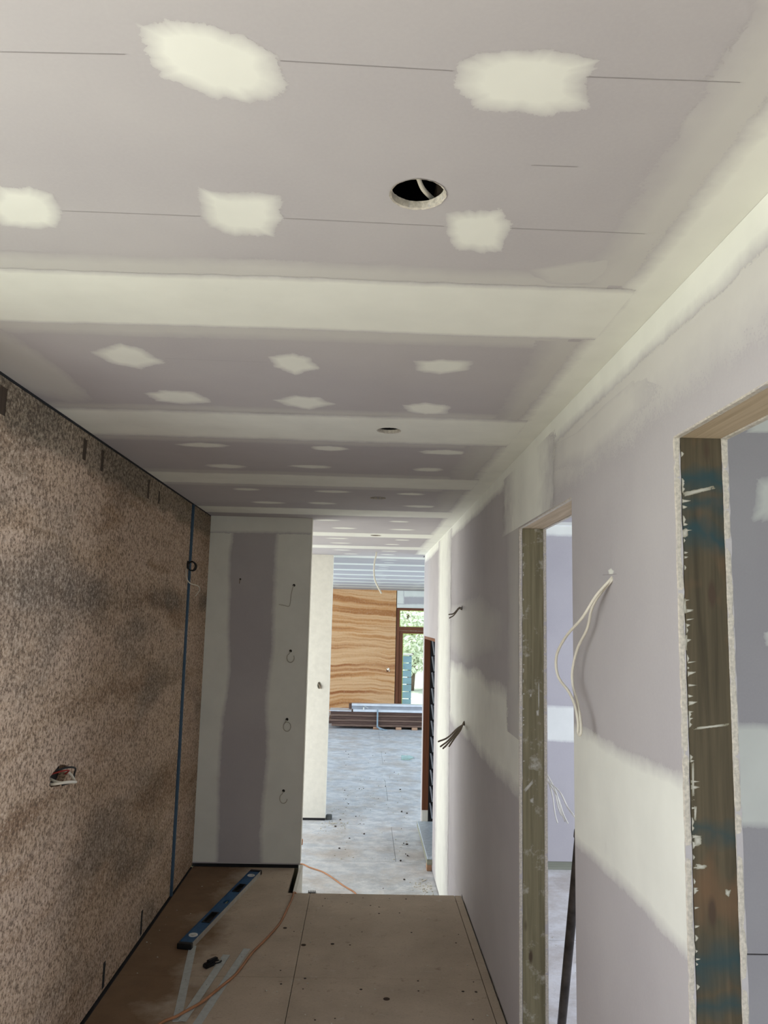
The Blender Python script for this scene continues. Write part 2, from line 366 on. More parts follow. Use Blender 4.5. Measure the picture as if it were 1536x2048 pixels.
# ---- floors
fl = empty('floor', (-.2, 3.5, 0), 'raised particle board floor of the near corridor', 'floor', kind='structure')
for lo, hi in (((-1.109, -3.0, -.022), (-.2855, 3.97, 0)), ((-1.109, 3.973, -.022), (-.2855, YP - .03, 0)), ((-.2825, -3.0, -.022), (.607, 3.97, 0)), ((-.2825, 3.973, -.022), (.607, YS, 0)), ((.611, -3.0, -.022), (.650, YS, -.001))):
    if lo[1] > 3.9 and lo[0] < -1:   # sheet running on beside the step
        plate('floor_sheet', [(-1.109, 3.973), (-.2855, 3.973), (-.2855, YS), (-.425, YS), (-.425, YP - .001), (-1.109, YP - .001)], [], 2, -.022, 0, M['floor_up'], fl)
    else: bbox('floor_sheet', lo, hi, M['floor_up'], fl)
bbox('subfloor', (-1.12, -3.0, -.47), (.65, YS - .02, -.024), M['void'], fl)
bbox('subfloor', (-1.12, YS - .02, -.47), (-.43, YP, -.024), M['void'], fl)
bm = bmesh.new()
for px, py in ((650,1797),(726,1796),(812,1798),(694,1805),(741,1811),(799,1826),(724,1864),(823,1865),(917,1869),(912,1886),(571,1855),(588,1863),(666,1888),(610,1957),(606,1978),(561,1941),(562,1968),(722,1979),(836,1962),(837,1982),(926,1983),(947,1964),(952,1984),(630,2040),(670,2037),(946,2039),(758,1814),(758,1827),(645,1812)):
    p = at(px, py, 2, 0); s = rnd.uniform(.5, 1.1)
    if p.x < .6: cyl(bm, (p.x, p.y, .0004), (0, 0, 1), .0065*s, .001, 8)
tag(obj('screw_heads', bm, M['dark_spot'], fl), kind='stuff')
for px, py, r in ((607, 1890, .013), (773, 1998, .015), (665, 1888, .010), (570, 1856, .011), (700, 1890, .005)):
    p = at(px, py, 2, 0); bm = bmesh.new(); cyl(bm, (p.x, p.y, .0004), (0, 0, 1), r, .0008, 14); o = obj('knot_mark', bm, M['screw_scuff'], fl)
fl2 = empty('floor', (0, 11, ZL), 'dusty pale lower floor running into the hall', 'floor', kind='structure')
ys = [5.0, 6.2, 7.4, 8.6, 9.8, 11.0, 12.2, 13.4, 14.6, 15.8, 17.0, 18.2, 19.0]
for k, (a, b) in enumerate(zip(ys, ys[1:])):
    cut = -.9 if k % 2 else .35
    xa, xb = (-2.6, XR + .12) if b < 8.7 else (-5.0, 5.6)
    for x0, x1 in ((xa, cut), (cut, xb)): bbox('floor_sheet', (x0 + .0015, a + .002, ZL - .022), (x1 - .0015, b - .002, ZL), M['floor_low'], fl2)
bbox('subfloor', (-5.0, 5.0, ZL - .08), (5.6, 19.0, ZL - .024), M['void'], fl2)
tag(bbox('trim_1', (-.35 - .05, YS + .0, ZL), (XR - .002, YS + .30, ZL + .235), M['floor_up'], bevel=.004), 'timber step below the edge of the raised floor', 'step', kind='structure')
tag(bbox('trim_2', (-.392, YS + .004, ZL), (-.372, YP + .06, .004), M['painted']), 'white board closing the side of the raised floor', 'trim', kind='structure')
fl3 = empty('floor', (2.4, 2.4, 0), 'pale dusty floor of the rooms behind the doorways', 'floor', kind='structure')
for x0, x1 in ((.66, 1.55), (1.554, 2.45), (2.454, 4.2)):
    for y0, y1 in ((-2.6, 2.30), (2.304, 4.45), (4.454, 5.75)): bbox('floor_sheet', (x0, y0, -.022), (x1 - .002, y1, -.0005), M['floor_room'], fl3)

# ---- ceiling
ce = empty('ceiling', (0, 4, ZC), 'plasterboard ceiling with filled joints and screw patches', 'ceiling', kind='structure')
JO = [-3.0, -1.85, -.65, .555, 1.745, 2.925, 4.065, 5.27, 6.65, 7.80, 9.0, 10.2, 11.4, 12.6, 13.8, 15.0, 16.2, 17.4, 18.8]
HOLES = [(.073, 1.243, .046), (.078, 2.918, .044), (.066, 4.592, .046), (.086, 6.66, .046), (.12, 8.3, .02)]
for a, b in zip(JO, JO[1:]):
    x0, x1 = (-1.20, XR + .003) if a < 5 else ((-2.5, XR + .003) if a < 8.7 else (-5.0, 5.6))
    y0, y1 = a + .0012, b - .0012; out = [(x0, y0)]; holes = []
    def notch(h, yedge, flip):
        hx, hy, r = h; d = yedge - hy; w = math.sqrt(max(r*r - d*d, 0)); a0 = math.atan2(d, -w); a1 = math.atan2(d, w)
        if flip: # arc bulging to +y seen from the lower edge, left to right
            if a0 < 0: a0 += 2*math.pi
            if a1 > a0: a1 -= 2*math.pi
        else:    # upper edge, right to left, bulging to -y
            a0, a1 = math.atan2(d, w), math.atan2(d, -w)
            if a1 > a0: a1 -= 2*math.pi
        return [(hx + r*math.cos(a0 + (a1-a0)*k/24), hy + r*math.sin(a0 + (a1-a0)*k/24)) for k in range(25)]
    for h in HOLES:
        if abs(h[1] - y0) < h[2] - .002: out += notch(h, y0, True)
    out += [(x1, y0), (x1, y1)]
    for h in HOLES:
        if abs(h[1] - y1) < h[2] - .002: out += notch(h, y1, False)
        elif y0 + h[2] < h[1] < y1 - h[2]: holes.append(circ(*h, jit=.0008))
    out.append((x0, y1)); plate('plasterboard_sheet', out, holes, 2, ZC, ZC + .013, M['board'], ce)
for h in HOLES[:4]:   # cut white core showing all round the hole
    bm = bmesh.new(); n = 48; R0 = [bm.verts.new((h[0] + (h[2] - .0006 + rnd.uniform(-.001, .0006))*math.cos(2*math.pi*k/n), h[1] + (h[2] - .0006 + rnd.uniform(-.001, .0006))*math.sin(2*math.pi*k/n), ZC + zz)) for zz in (.0002, .013) for k in range(n)]
    R1 = [bm.verts.new((h[0] + (h[2] + .0016 + rnd.uniform(0, .0022))*math.cos(2*math.pi*k/n), h[1] + (h[2] + .0016 + rnd.uniform(0, .0022))*math.sin(2*math.pi*k/n), ZC - .0014)) for k in range(n)]
    for k in range(n):
        bm.faces.new([R0[k], R0[(k+1) % n], R0[n + (k+1) % n], R0[n + k]]); bm.faces.new([R1[k], R1[(k+1) % n], R0[(k+1) % n], R0[k]])
    obj('hole_rim', bm, M['gypsum'], ce)
for lo, hi in (((-1.45, -3.1), (4.3, 5.7)), ((-2.6, 5.7), (XR + .2, 8.8)), ((-5.1, 8.8), (5.7, 18.95))): bbox('roof_deck', (*lo, ZC + .26), (*hi, ZC + .30), M['void'], ce)
for lo, hi in (((-1.45, -3.1), (-1.42, 5.7)), ((-1.45, -3.1), (4.3, -3.07)), ((-2.6, 5.7), (-2.57, 8.8)), ((-5.1, 8.8), (-5.07, 18.9)), ((5.67, 8.8), (5.7, 18.9)), ((-5.1, 18.92), (5.7, 18.95))): bbox('fascia', (*lo, ZC - .02), (*hi, ZC + .2599), M['void'], ce)
for y in (-2.0, -.8, .42, 1.62, 2.82, 3.95, 5.15, 6.45, 7.6):
    bbox('batten', (-1.2, y - .02, ZC + .0135), (XR, y + .02, ZC + .05), M['joist'], ce) if abs(y - 2.82) > .2 and abs(y-6.45) > .3 else None
bbox('batten', (.112, 1.00, ZC + .045), (.150, 1.62, ZC + .085), M['joist'], ce)
# joints across the corridor
spec = {1.745: (1.600, 1.890, .035, .03), 2.925: (2.73, 3.12, .07, .07), 4.065: (3.91, 4.22, .06, .06)}
for j in JO[1:-1]:
    v0, v1, s0, s1 = spec.get(j, (j - .15, j + .15, .06, .06)); x0, x1 = (-1.115, XR) if j < 5.5 else ((-2.45, XR) if j < 8.7 else (-4.9, 5.5))
    h = next((h for h in HOLES[:4] if abs(h[1] - j) < .1), None)
    band(ce, 2, ZC, -1, 0, x0, x1 - .085, v0, v1, soft0=s0, soft1=s1, hole=h, off=.0007)
    if j < 5: band(ce, 2, ZC, -1, 0, x0, x1 - .15, v0 - .07, v1 + .07, soft=.06, mat='filler_thin', off=.0001, hole=h)
band(ce, 2, ZC, -1, 1, -2.9, 8.5, XR - .10, XR, soft0=.06, soft1=0, off=.0004)
for j0, j1 in zip(JO[3:7], JO[4:8]): band(ce, 2, ZC, -1, 1, j0 + .17, j1 - .17, XR - .20, XR - .06, soft0=.09, soft1=0, mat='filler_thin', off=.0002, wob=.02)
# patches over the screws, nearest sheets
P = lambda *px: pxpatch(ce, px, 2, ZC, -1)
P((272,48),(330,38),(420,45),(500,75),(555,110),(574,190),(500,208),(420,195),(322,155),(298,115))
P((912,130),(955,105),(1040,100),(1110,97),(1200,120),(1172,165),(1178,222),(1090,232),(950,218),(912,180))
P((0,372),(60,374),(105,388),(126,436),(112,456),(55,458),(0,452),(-40,415))
P((390,372),(420,380),(560,390),(566,435),(548,474),(470,472),(418,455),(398,415))
P((889,425),(950,420),(1005,416),(1023,448),(1004,502),(960,506),(908,500),(890,460))
P((177,703),(240,685),(290,700),(330,725),(280,738),(225,728))
P((532,712),(585,706),(620,715),(640,737),(590,750),(550,735))
P((828,722),(885,718),(948,722),(940,740),(880,750),(830,742))
P((285,786),(330,780),(390,783),(428,805),(370,810),(312,802))
P((545,800),(590,790),(640,795),(672,808),(620,820),(575,812))
P((805,810),(850,804),(906,812),(895,828),(850,830),(812,822))
for px in (((1480,190),(1536,120),(1600,90),(1600,190),(1560,225)), ((1283,490),(1330,445),(1380,385),(1430,380),(1440,420),(1380,480),(1330,505)), ((-60,640),(0,655),(60,690),(150,760),(186,800),(150,808),(60,785),(-60,730))):
    pxpatch(ce, px, 2, ZC, -1, mat='filler_thin', feather=.4)
pxpatch(ce, ((1060,540),(1160,522),(1290,500),(1330,525),(1280,570),(1150,574),(1080,570)), 2, ZC, -1, mat='filler_thin', feather=.35)
for a, b in zip(JO[5:-1], JO[6:]):
    for f in (.30, .68):
        for x in ((-.66, -.22, .30) if a < 8.7 else (-2.2, -1.4, -.6, .25, 1.1, 1.9, 2.8)):
            cxp, cyp = x + rnd.uniform(-.06, .06), a + (b-a)*f + rnd.uniform(-.03, .03); w, d = rnd.uniform(.08, .13), rnd.uniform(.045, .065)
            patch(ce, [(cxp + w*math.cos(q)*rnd.uniform(.85, 1.1), cyp + d*math.sin(q)*rnd.uniform(.85, 1.1)) for q in [k*math.pi/4 for k in range(8)]], 2, ZC, -1)
def ribbon(parent, a, b, w, ax, val, sgn, mat, name='pencil_line', off=.0010):
    i, j = others(ax); d = Vector((b[i]-a[i], b[j]-a[j])); nrm = Vector((-d.y, d.x)).normalized() * w/2; bm = bmesh.new()
    q = [bm.verts.new(put(ax, val + sgn*off, p[i] + s*nrm.x, p[j] + s*nrm.y)) for p, s in ((a, -1), (b, -1), (b, 1), (a, 1))]; bm.faces.new(q)
    return obj(name, bm, M[mat], parent)
for x0, y0, x1, y1 in ((0,103,250,108),(560,121,905,141),(1172,153,1480,164),(125,421,400,432),(566,436,888,452),(1020,456,1290,467),(1062,330,1155,333),(330,716,535,724)):
    ribbon(ce, at(x0, y0, 2, ZC), at(x1, y1, 2, ZC), .0010, 2, ZC, -1, 'graphite')

# ---- rammed earth wall on the left
wl = empty('wall_left', (XL, 3.5, 0), 'speckled brown rammed earth wall along the corridor', 'wall', kind='structure')
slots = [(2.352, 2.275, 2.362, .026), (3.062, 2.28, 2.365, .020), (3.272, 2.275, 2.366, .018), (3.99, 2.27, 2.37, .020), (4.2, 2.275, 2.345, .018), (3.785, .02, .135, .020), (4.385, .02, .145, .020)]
hs = [rect(y - w, z0, y + w, z1) for y, z0, z1, w in slots] + [[(3.056 + .085*math.cos(q)*r, 1.075 + .036*math.sin(q)*r) for q, r in [(k*math.pi/9, rnd.uniform(.8, 1.15)) for k in range(18)]]]
plate('earth_panel', rect(1.75, .012, 4.998, ZC - .009), hs, 0, XL, XL - .03, M['rammed'], wl)
bbox('earth_core', (XL - .30, 1.75, .0), (XL - .07, 4.998, ZC - .009), M['void'], wl)
bbox('earth_return', (XL - .07, 1.75, .012), (XL - .0305, 1.79, ZC - .009), M['rammed'], wl)
plate('earth_panel', rect(5.026, .012, YP + .02, ZC - .009), [], 0, XL + .004, XL - .30, M['rammed'], wl)
tube('joint_foam', [(XL + .004, 5.012, .008), (XL + .005, 5.013, .8), (XL + .003, 5.010, 1.6), (XL + .004, 5.012, ZC - .010)], .0115, M['foam_blue'], wl, 10, 6)
bbox('foot_strip', (XL - .06, 1.75, -.005), (-1.1095, YP - .03, .005), M['foam_black'], wl)
bbox('head_strip', (XL - .3, 1.75, ZC - .0089), (XL + .003, YP, ZC - .0006), M['foam_black'], wl)
for k, (y, z0, z1, w) in enumerate(slots): bbox('slot_liner_brown' if k < 5 else 'slot_liner_black', (XL - .029, y - w*.95, z0 + .001), (XL - .0012, y + w*.95, z1 - .001), M['liner_brown'] if k < 5 else M['foam_black'], wl)  # dark liners added so the shallow slots read as shaded recesses
# back of the corridor behind the camera, open to daylight at the end and on the left
wb = empty('wall_back', (-.2, -2.6, 0), 'plasterboard wall round the entry opening behind the camera', 'wall', kind='structure')
plate('plasterboard_sheet', [(-1.9, -.02), (-1.02, -.02), (-1.02, 2.2), (.52, 2.2), (.52, -.02), (XR, -.02), (XR, ZC), (-1.9, ZC)], [], 1, -2.62, -2.60, M['board'], wb)
plate('plasterboard_sheet', rect(-2.6, 0, 1.74, ZC), [rect(-1.1, .88, 1.64, 2.25)], 0, XL - .02, XL, M['board'], wb)

# ---- nib wall closing the left side (first) and second nib wall
wp = empty('wall_nib', (-.75, YP, 0), 'shaded plasterboard nib wall at the end of the earth wall', 'wall', kind='structure')
bbox('plasterboard_sheet', (XL - 1.2, YP, .022), (-.388, YP + .013, ZC - .0005), M['board'], wp)
bbox('plasterboard_sheet', (-.4009, YP + .0131, .022), (-.388, YP + .105, ZC - .0005), M['painted'], wp)
bbox('nib_frame', (XL - 1.2, YP + .0132, ZL), (-.4012, YP + .10, ZC - .001), M['stud'], wp)
bbox('corner_bead', (-.3925, YP - .0016, .022), (-.3865, YP + .004, ZC - .001), M['painted'], wp)
bbox('foot_gap', (XL, YP + .001, .0), (-.40, YP + .0128, .0215), M['foam_black'], wp)
band(wp, 1, YP, -1, 2, .03, ZC - .005, XL, -.955, soft0=0, soft1=.04, wob=.014)
band(wp, 1, YP, -1, 2, .03, ZC - .005, -.645, -.391, soft0=.05, soft1=0, wob=.014)
band(wp, 1, YP, -1, 0, XL, -.391, 2.285, ZC - .002, soft0=.03, soft1=0, off=.0004)
wq = empty('wall_nib', (-.6, YP2, ZL), 'bright cream nib wall beyond the step', 'wall', kind='structure')
outl = [(-.468 + .022*math.cos(k*math.pi/8), .955 + .038*math.sin(k*math.pi/8)) for k in range(16)]
plate('plasterboard_sheet', rect(-2.5, ZL + .025, -.355, ZC - .0005), [outl], 1, YP2, YP2 + .013, M['painted'], wq)
bbox('nib_frame', (-2.5, YP2 + .04, ZL), (-.356, YP2 + .12, ZC - .001), M['painted'], wq)
bbox('foot_gap', (-2.4, YP2 + .004, ZL), (-.36, YP2 + .012, ZL + .024), M['foam_black'], wq)
wy = empty('wall_bay', (-2.5, 7.2, ZL), 'plasterboard round the bay window behind the nib wall', 'wall', kind='structure')
plate('plasterboard_sheet', [(YP, ZL), (5.95, ZL), (5.95, 2.25), (8.65, 2.25), (8.65, ZL), (YP2 + .1, ZL), (YP2 + .1, ZC), (YP, ZC)], [], 0, -2.55, -2.50, M['painted'], wy)
# ---- hall walls
wh = empty('wall_hall', (0, 14, ZL), 'plasterboard walls of the far hall', 'wall', kind='structure')
plate('plasterboard_sheet', [(YP2, ZL), (9.6, ZL), (9.6, 2.2), (17.2, 2.2), (17.2, ZL), (YF + .1, ZL), (YF + .1, ZC), (YP2, ZC)], [], 0, -5.05, -5.0, M['board'], wh)
plate('plasterboard_sheet', [(8.56, ZL), (9.3, ZL), (9.3, 2.2), (15.8, 2.2), (15.8, ZL), (YF + .1, ZL), (YF + .1, ZC), (8.56, ZC)], [], 0, 5.6, 5.65, M['board'], wh)
bbox('plasterboard_sheet', (-5.0, YP2 + .02, ZL), (-2.5, YP2 + .10, ZC), M['painted'], wh)
bbox('plasterboard_sheet', (XR + .12, 8.50, ZL), (5.6, 8.56, ZC), M['board'], wh)

# ---- far wall with window
wf = empty('wall_far', (0, YF, ZL), 'banded orange rammed earth wall at the end of the hall', 'wall', kind='structure')
plate('earth_panel', rect(-5.0, ZL, .775, ZC - .0005), [circ(.612, .54, .035, 14, .008)], 1, YF, YF + .25, M['rammed_far'], wf)
bbox('plasterboard_sheet', (.79, YF + .02, 1.985), (5.6, YF + .10, ZC - .001), M['board'], wf)
band(wf, 1, YF + .02, -1, 0, .80, 2.4, 2.26, ZC - .002, soft0=.05, soft1=0); band(wf, 1, YF + .02, -1, 2, 1.99, ZC - .002, .79, .95, soft0=0, soft1=.05, off=.002); band(wf, 1, YF + .02, -1, 0, .80, 2.4, 1.99, 2.08, soft0=0, soft1=.05, off=.004)
bbox('shadow_gap', (.7755, YF + .05, ZL), (.7895, YF + .2, ZC), M['foam_black'], wf)
bbox('plasterboard_sheet', (2.75, YF + .02, ZL), (5.6, YF + .10, 1.985), M['board'], wf)
w1 = empty('window_1', (1.75, YF, ZL), 'brown timber framed glazed doors and fanlight in the far wall', 'window', kind='structure')
bbox('jamb', (.79, YF - .01, ZL), (.86, YF + .12, 1.985), M['cedar'], w1, .004); bbox('jamb', (2.68, YF - .01, ZL), (2.75, YF + .12, 1.985), M['cedar'], w1, .004)
bbox('head_rail', (.86, YF - .01, 1.93), (2.68, YF + .12, 1.985), M['cedar_x'], w1, .004); bbox('transom', (.86, YF - .012, 1.45), (2.68, YF + .12, 1.54), M['cedar_x'], w1, .004)
bbox('stile', (.862, YF + .02, ZL), (.945, YF + .07, 1.448), M['cedar'], w1, .003); bbox('stile', (1.68, YF + .02, ZL), (1.86, YF + .07, 1.448), M['cedar'], w1, .003); bbox('stile', (2.59, YF + .02, ZL), (2.678, YF + .07, 1.448), M['cedar'], w1, .003)
bbox('top_rail', (.946, YF + .02, 1.385), (2.589, YF + .07, 1.447), M['cedar_x'], w1, .003); bbox('bottom_rail', (.946, YF + .02, ZL), (2.589, YF + .07, ZL + .20), M['cedar_x'], w1, .003)
for lo, hi in (((.862, 1.542), (2.678, 1.928)), ((.947, ZL + .202), (1.679, 1.383)), ((1.861, ZL + .202), (2.588, 1.383))):
    pn = bbox('pane', (lo[0], YF + .040, lo[1]), (hi[0], YF + .046, hi[1]), M['glass'], w1)
    bm = bmesh.new()
    for a, b in (((lo[0], lo[1]), (lo[0] + .014, hi[1])), ((hi[0] - .014, lo[1]), (hi[0], hi[1])), ((lo[0] + .014, lo[1]), (hi[0] - .014, lo[1] + .014)), ((lo[0] + .014, hi[1] - .014), (hi[0] - .014, hi[1]))):
        box(bm, (a[0], YF + .036, a[1]), (b[0], YF + .0398, b[1]))
    obj('glazing_tape', bm, M['tape'], pn)

# ---- right wall with two doorways
wr = empty('wall_right', (XR, 3.5, 0), 'grey lilac plasterboard wall with two unlined doorways', 'wall', kind='structure')
D1, D2, DH = (.78, 1.622), (2.452, 3.302), 2.083
LZ = 1.205
WIN = (7.17, 8.44, ZL + .30, 1.528)
def ragged(y0, z0, y1, z1, n, amp):
    return [(y0 + (y1-y0)*k/n + (rnd.uniform(-amp, amp) if 0 < k < n and abs(z1-z0) > abs(y1-y0) else 0), z0 + (z1-z0)*k/n + (rnd.uniform(-amp, amp) if 0 < k < n and abs(z1-z0) <= abs(y1-y0) else 0)) for k in range(n + 1)]
def wall_sheets(x0, x1, mat, parent):
    up_ = lambda d0, d1: ragged(d0, LZ, d0, DH, 1, 0)
    # below the joint
    for a, b, l, r in ((-2.6, D1[0], 0, 0), (D1[1], D2[0], 1, 0), (D2[1], 5.75, 1, 0)):
        zb = .012
        o = [(a, zb), (b, zb), (b, LZ - .001)] + ragged(a, LZ - .001, a, zb, 40 if l else 1, .0018)[:-1]
        plate('plasterboard_sheet', o, [], 0, x0, x1, mat, parent)
    o = [(-2.6, LZ), (D1[0], LZ), (D1[0], DH)] + ragged(D1[0], DH, D1[1], DH, 30, .002)[1:] + ragged(D1[1], DH, D1[1], LZ, 40, .0022)[1:] + [(D2[0], LZ), (D2[0], DH)] + ragged(D2[0], DH, D2[1], DH, 30, .0015)[1:] + ragged(D2[1], DH, D2[1], LZ, 40, .002)[1:] + [(5.75, LZ), (5.75, ZC - .0008), (-2.6, ZC - .0008)]
    plate('plasterboard_sheet', o, [], 0, x0, x1, mat, parent)
wall_sheets(XR, XR + .013, M['board'], wr); wall_sheets(XR + .1035, XR + .1165, M['board'], wr)
# the wall beyond the step runs down to the lower floor and holds the louvre window
plate('plasterboard_sheet', [(YS + .001, ZL + .01), (5.751, ZL + .01), (5.751, -.025), (YS + .001, -.025)], [], 0, XR, XR + .013, M['board'], wr)
plate('plasterboard_sheet', [(YS + .001, -.024), (5.751, -.024), (5.751, .0115), (YS + .001, .0115)], [], 0, XR, XR + .013, M['board'], wr)
plate('plasterboard_sheet', [(5.752, ZL + .01), (WIN[0], ZL + .01), (WIN[0], WIN[3]), (WIN[1], WIN[3]), (WIN[1], ZL + .01), (8.56, ZL + .01), (8.56, ZC - .0008), (5.752, ZC - .0008)], [], 0, XR, XR + .013, M['board'], wr)
plate('wall_cladding', [(5.76, ZL - .05), (WIN[0], ZL - .05), (WIN[0], WIN[3]), (WIN[1], WIN[3]), (WIN[1], ZL - .05), (8.56, ZL - .05), (8.56, ZC), (5.76, ZC)], [], 0, XR + .0135, XR + .15, M['stud'], wr)
bbox('plasterboard_sheet', (XR + .0, 8.5605, ZL + .01), (XR + .15, 8.572, ZC - .001), M['painted'], wr)
for y0, y1 in ((-2.6, D1[0] - .05), (D1[1] + .05, D2[0] - .05), (D2[1] + .05, 5.75)):
    bbox('wall_core', (XR + .0135, y0, -.02), (XR + .103, y1, ZC), M['stud'], wr)
for d in (D1, D2): bbox('wall_core', (XR + .0135, d[0] - .045, DH + .047), (XR + .103, d[1] + .045, ZC), M['stud'], wr)
# joints and skims on the corridor face
WB = lambda u, u0, u1, v0, v1, **k: band(wr, 0, XR, -1, u, u0, u1, v0, v1, **k)
WB(1, -2.5, D1[0], 1.05, 1.365, soft=.05); WB(1, D1[1], D2[0], 1.05, 1.365, soft=.05, wob=.006); WB(1, D2[1], 6.9, 1.0, 1.38, soft=.10, wob=.02)
WB(1, -2.5, 8.5, 2.325, ZC - .001, soft0=.05, soft1=0, off=.0004); WB(1, -2.5, 3.0, 2.19, 2.36, soft0=.16, soft1=0, mat='stipple', wob=.02, off=.0001)
WB(2, DH + .005, 2.36, 2.80, 3.55, soft0=.35, soft1=.4, off=.0007); WB(2, LZ, DH + .005, 3.31, 3.50, soft0=0, soft1=.25, mat='filler_thin', off=.0007); WB(2, ZL + .02, 2.39, 6.05, 6.85, soft0=.5, soft1=.3, off=.0006); WB(2, ZL + .02, 2.39, 8.3, 8.56, soft0=.08, soft1=0) if False else None
pxpatch(wr, ((1085,900),(1140,870),(1210,800),(1290,730),(1330,720),(1310,800),(1230,880),(1160,930),(1100,945)), 0, XR, -1, mat='stipple', feather=.6)
pxpatch(wr, ((900,1210),(960,1190),(1010,1230),(1000,1300),(930,1330),(890,1290)), 0, XR, -1, mat='filler_thin', feather=.5)
# corridor side of each doorway: white broken edge of the sheet
for d, zb in ((D1, .0), (D2, .0)):
    for (xa, xb) in ((XR, XR + .013), (XR + .1035, XR + .1165)):
        bm = bmesh.new(); n = 150; rows = []
        for k in range(n + 1):
            z = zb + (DH - zb)*k/n; a = .0012 + .0022*abs(mnoise.noise(Vector((z*60, d[1], xa*9)))); e = .0012*mnoise.noise(Vector((z*85, 3, xa*7)))
            rows.append([bm.verts.new(v) for v in ((xa - .0008 + e, d[1] + .0015, z), (xa + .001 + e, d[1] - a, z), (xb - .004 + .0025*mnoise.noise(Vector((z*45, 8, xb))), d[1] - a*.8, z), (xb - .001 + .003*mnoise.noise(Vector((z*45, 8, xb))), d[1] - .0004, z))])
        for A, B in zip(rows, rows[1:]):
            for q in range(3): bm.faces.new([A[q], A[q+1], B[q+1], B[q]])
        obj('sheet_edge', bm, M['gypsum'], wr)
        bm = bmesh.new(); rows = []
        for k in range(51):
            y = d[0] + (d[1] - d[0])*k/50; a = .0012 + .002*abs(mnoise.noise(Vector((y*60, d[1], xa*9))))
            rows.append([bm.verts.new(v) for v in ((xa - .0008, y, DH + .0015), (xa + .001, y, DH - a), (xb + .002*mnoise.noise(Vector((y*45, 8, xb))), y, DH - a*.7), (xb + .002, y, DH - .0003))])
        for A, B in zip(rows, rows[1:]):
            for q in range(3): bm.faces.new([A[q], A[q+1], B[q+1], B[q]])
        obj('sheet_edge', bm, M['gypsum'], wr)
for n_, d, ms, lab in ((1, D1, 'stud_blue', 'nearest unlined doorway framed in dark blue stained studs'), (2, D2, 'stud', 'second unlined doorway framed in greenish pine studs')):
    dr = empty('door_%d' % n_, (XR + .06, d[1], 0), lab, 'doorway', kind='structure')
    bbox('jamb_stud', (XR + .0145, d[1] + .0005, 0), (XR + .102, d[1] + .045, DH), M[ms], dr); bbox('jamb_stud', (XR + .0145, d[0] - .045, 0), (XR + .102, d[0] - .0005, DH), M[ms], dr)
    bbox('head_plate', (XR + .0145, d[0] - .045, DH + .0005), (XR + .102, d[1] + .045, DH + .045), M['head_pine'], dr)
    y = d[1] + .0005
    S = (((1361,1060),(1378,1052),(1376,1075),(1362,1078)), ((1362,985),(1425,972),(1428,978),(1363,995)), ((1364,1200),(1372,1195),(1374,1230),(1366,1232)), ((1366,1270),(1376,1265),(1374,1300),(1367,1300)), ((1385,1455),(1455,1447),(1455,1452),(1386,1460)), ((1388,1670),(1402,1672),(1404,1690),(1389,1694)), ((1389,1726),(1415,1730),(1412,1738),(1390,1740)), ((1383,1520),(1388,1520),(1389,1600),(1384,1600)), ((1388,1610),(1394,1612),(1392,1640),(1388,1640)), ((1450,1778),(1462,1780),(1458,1795),(1450,1790))) if n_ == 1 else (((1046,1580),(1066,1558),(1068,1566),(1050,1586)), ((1059,1388),(1064,1386),(1063,1394),(1060,1394)), ((1040,1380),(1046,1390),(1046,1420),(1040,1425)), ((1041,1210),(1045,1205),(1046,1235),(1042,1238)), ((1072,1420),(1078,1418),(1078,1432),(1073,1432)), ((1058,1598),(1068,1594),(1068,1608),(1060,1606)), ((1076,1360),(1079,1360),(1079,1420),(1076,1420)), ((1040,1340),(1043,1340),(1043,1378),(1040,1378)))
    for k in range(60 if n_ == 1 else 22):   # flecks of plaster dragged over the edge of the stud
        zc = rnd.uniform(.95, DH - .03) if n_ == 1 else rnd.uniform(1.1, DH - .1); x0_ = XR + .0148; w_ = rnd.choice((.005, .007, .011, .02 if n_ == 1 else .008)); hh_ = rnd.uniform(.0015, .005) * (2.2 if w_ < .008 else 1); sl = rnd.uniform(0, .25)*w_
        patch(dr, [(x0_, zc - hh_), (x0_ + w_*.5, zc - hh_*.7 + sl*.5), (x0_ + w_, zc + sl), (x0_ + w_*.5, zc + hh_*.6 + sl*.5), (x0_, zc + hh_)], 1, y, -1, name='plaster_fleck', feather=.8, mat='smear')
    for px in S: pxpatch(dr, px, 1, y, -1, name='plaster_smear', feather=.95, mat='smear')
# room side skin of doorway walls, far rooms
wm = empty('wall_room', (2.4, 5.66, 0), 'lavender plasterboard wall seen through the second doorway', 'wall', kind='structure')
bbox('plasterboard_sheet', (XR + .117, 5.66, .056), (4.25, 5.673, .975), M['board'], wm); bbox('plasterboard_sheet', (XR + .117, 5.66, .977), (4.25, 5.673, ZC - .001), M['board'], wm)
bbox('bottom_plate', (XR + .117, 5.668, 0), (4.25, 5.75, .055), M['plate_pine'], wm)
band(wm, 1, 5.66, -1, 0, XR + .12, 4.2, .86, 1.095, soft=.03); band(wm, 1, 5.66, -1, 0, XR + .12, 4.2, 2.33, ZC - .002, soft0=.03, soft1=0)
wn = empty('wall_partition', (2.4, 2.36, 0), 'grey patched partition wall seen through the nearest doorway', 'wall', kind='structure')
bbox('plasterboard_sheet', (XR + .117, 2.35, .765), (4.25, 2.363, ZC - .001), M['board'], wn); bbox('plasterboard_sheet', (XR + .117, 2.35, .01), (4.25, 2.363, .761), M['board'], wn)
bbox('wall_core', (XR + .117, 2.3635, 0), (4.25, 2.43, ZC - .001), M['stud'], wn); bbox('plasterboard_sheet', (XR + .117, 2.4305, .01), (4.25, 2.4435, ZC - .001), M['board'], wn)
band(wn, 1, 2.35, -1, 0, XR + .12, 4.2, 1.112, 1.395, soft=.03)
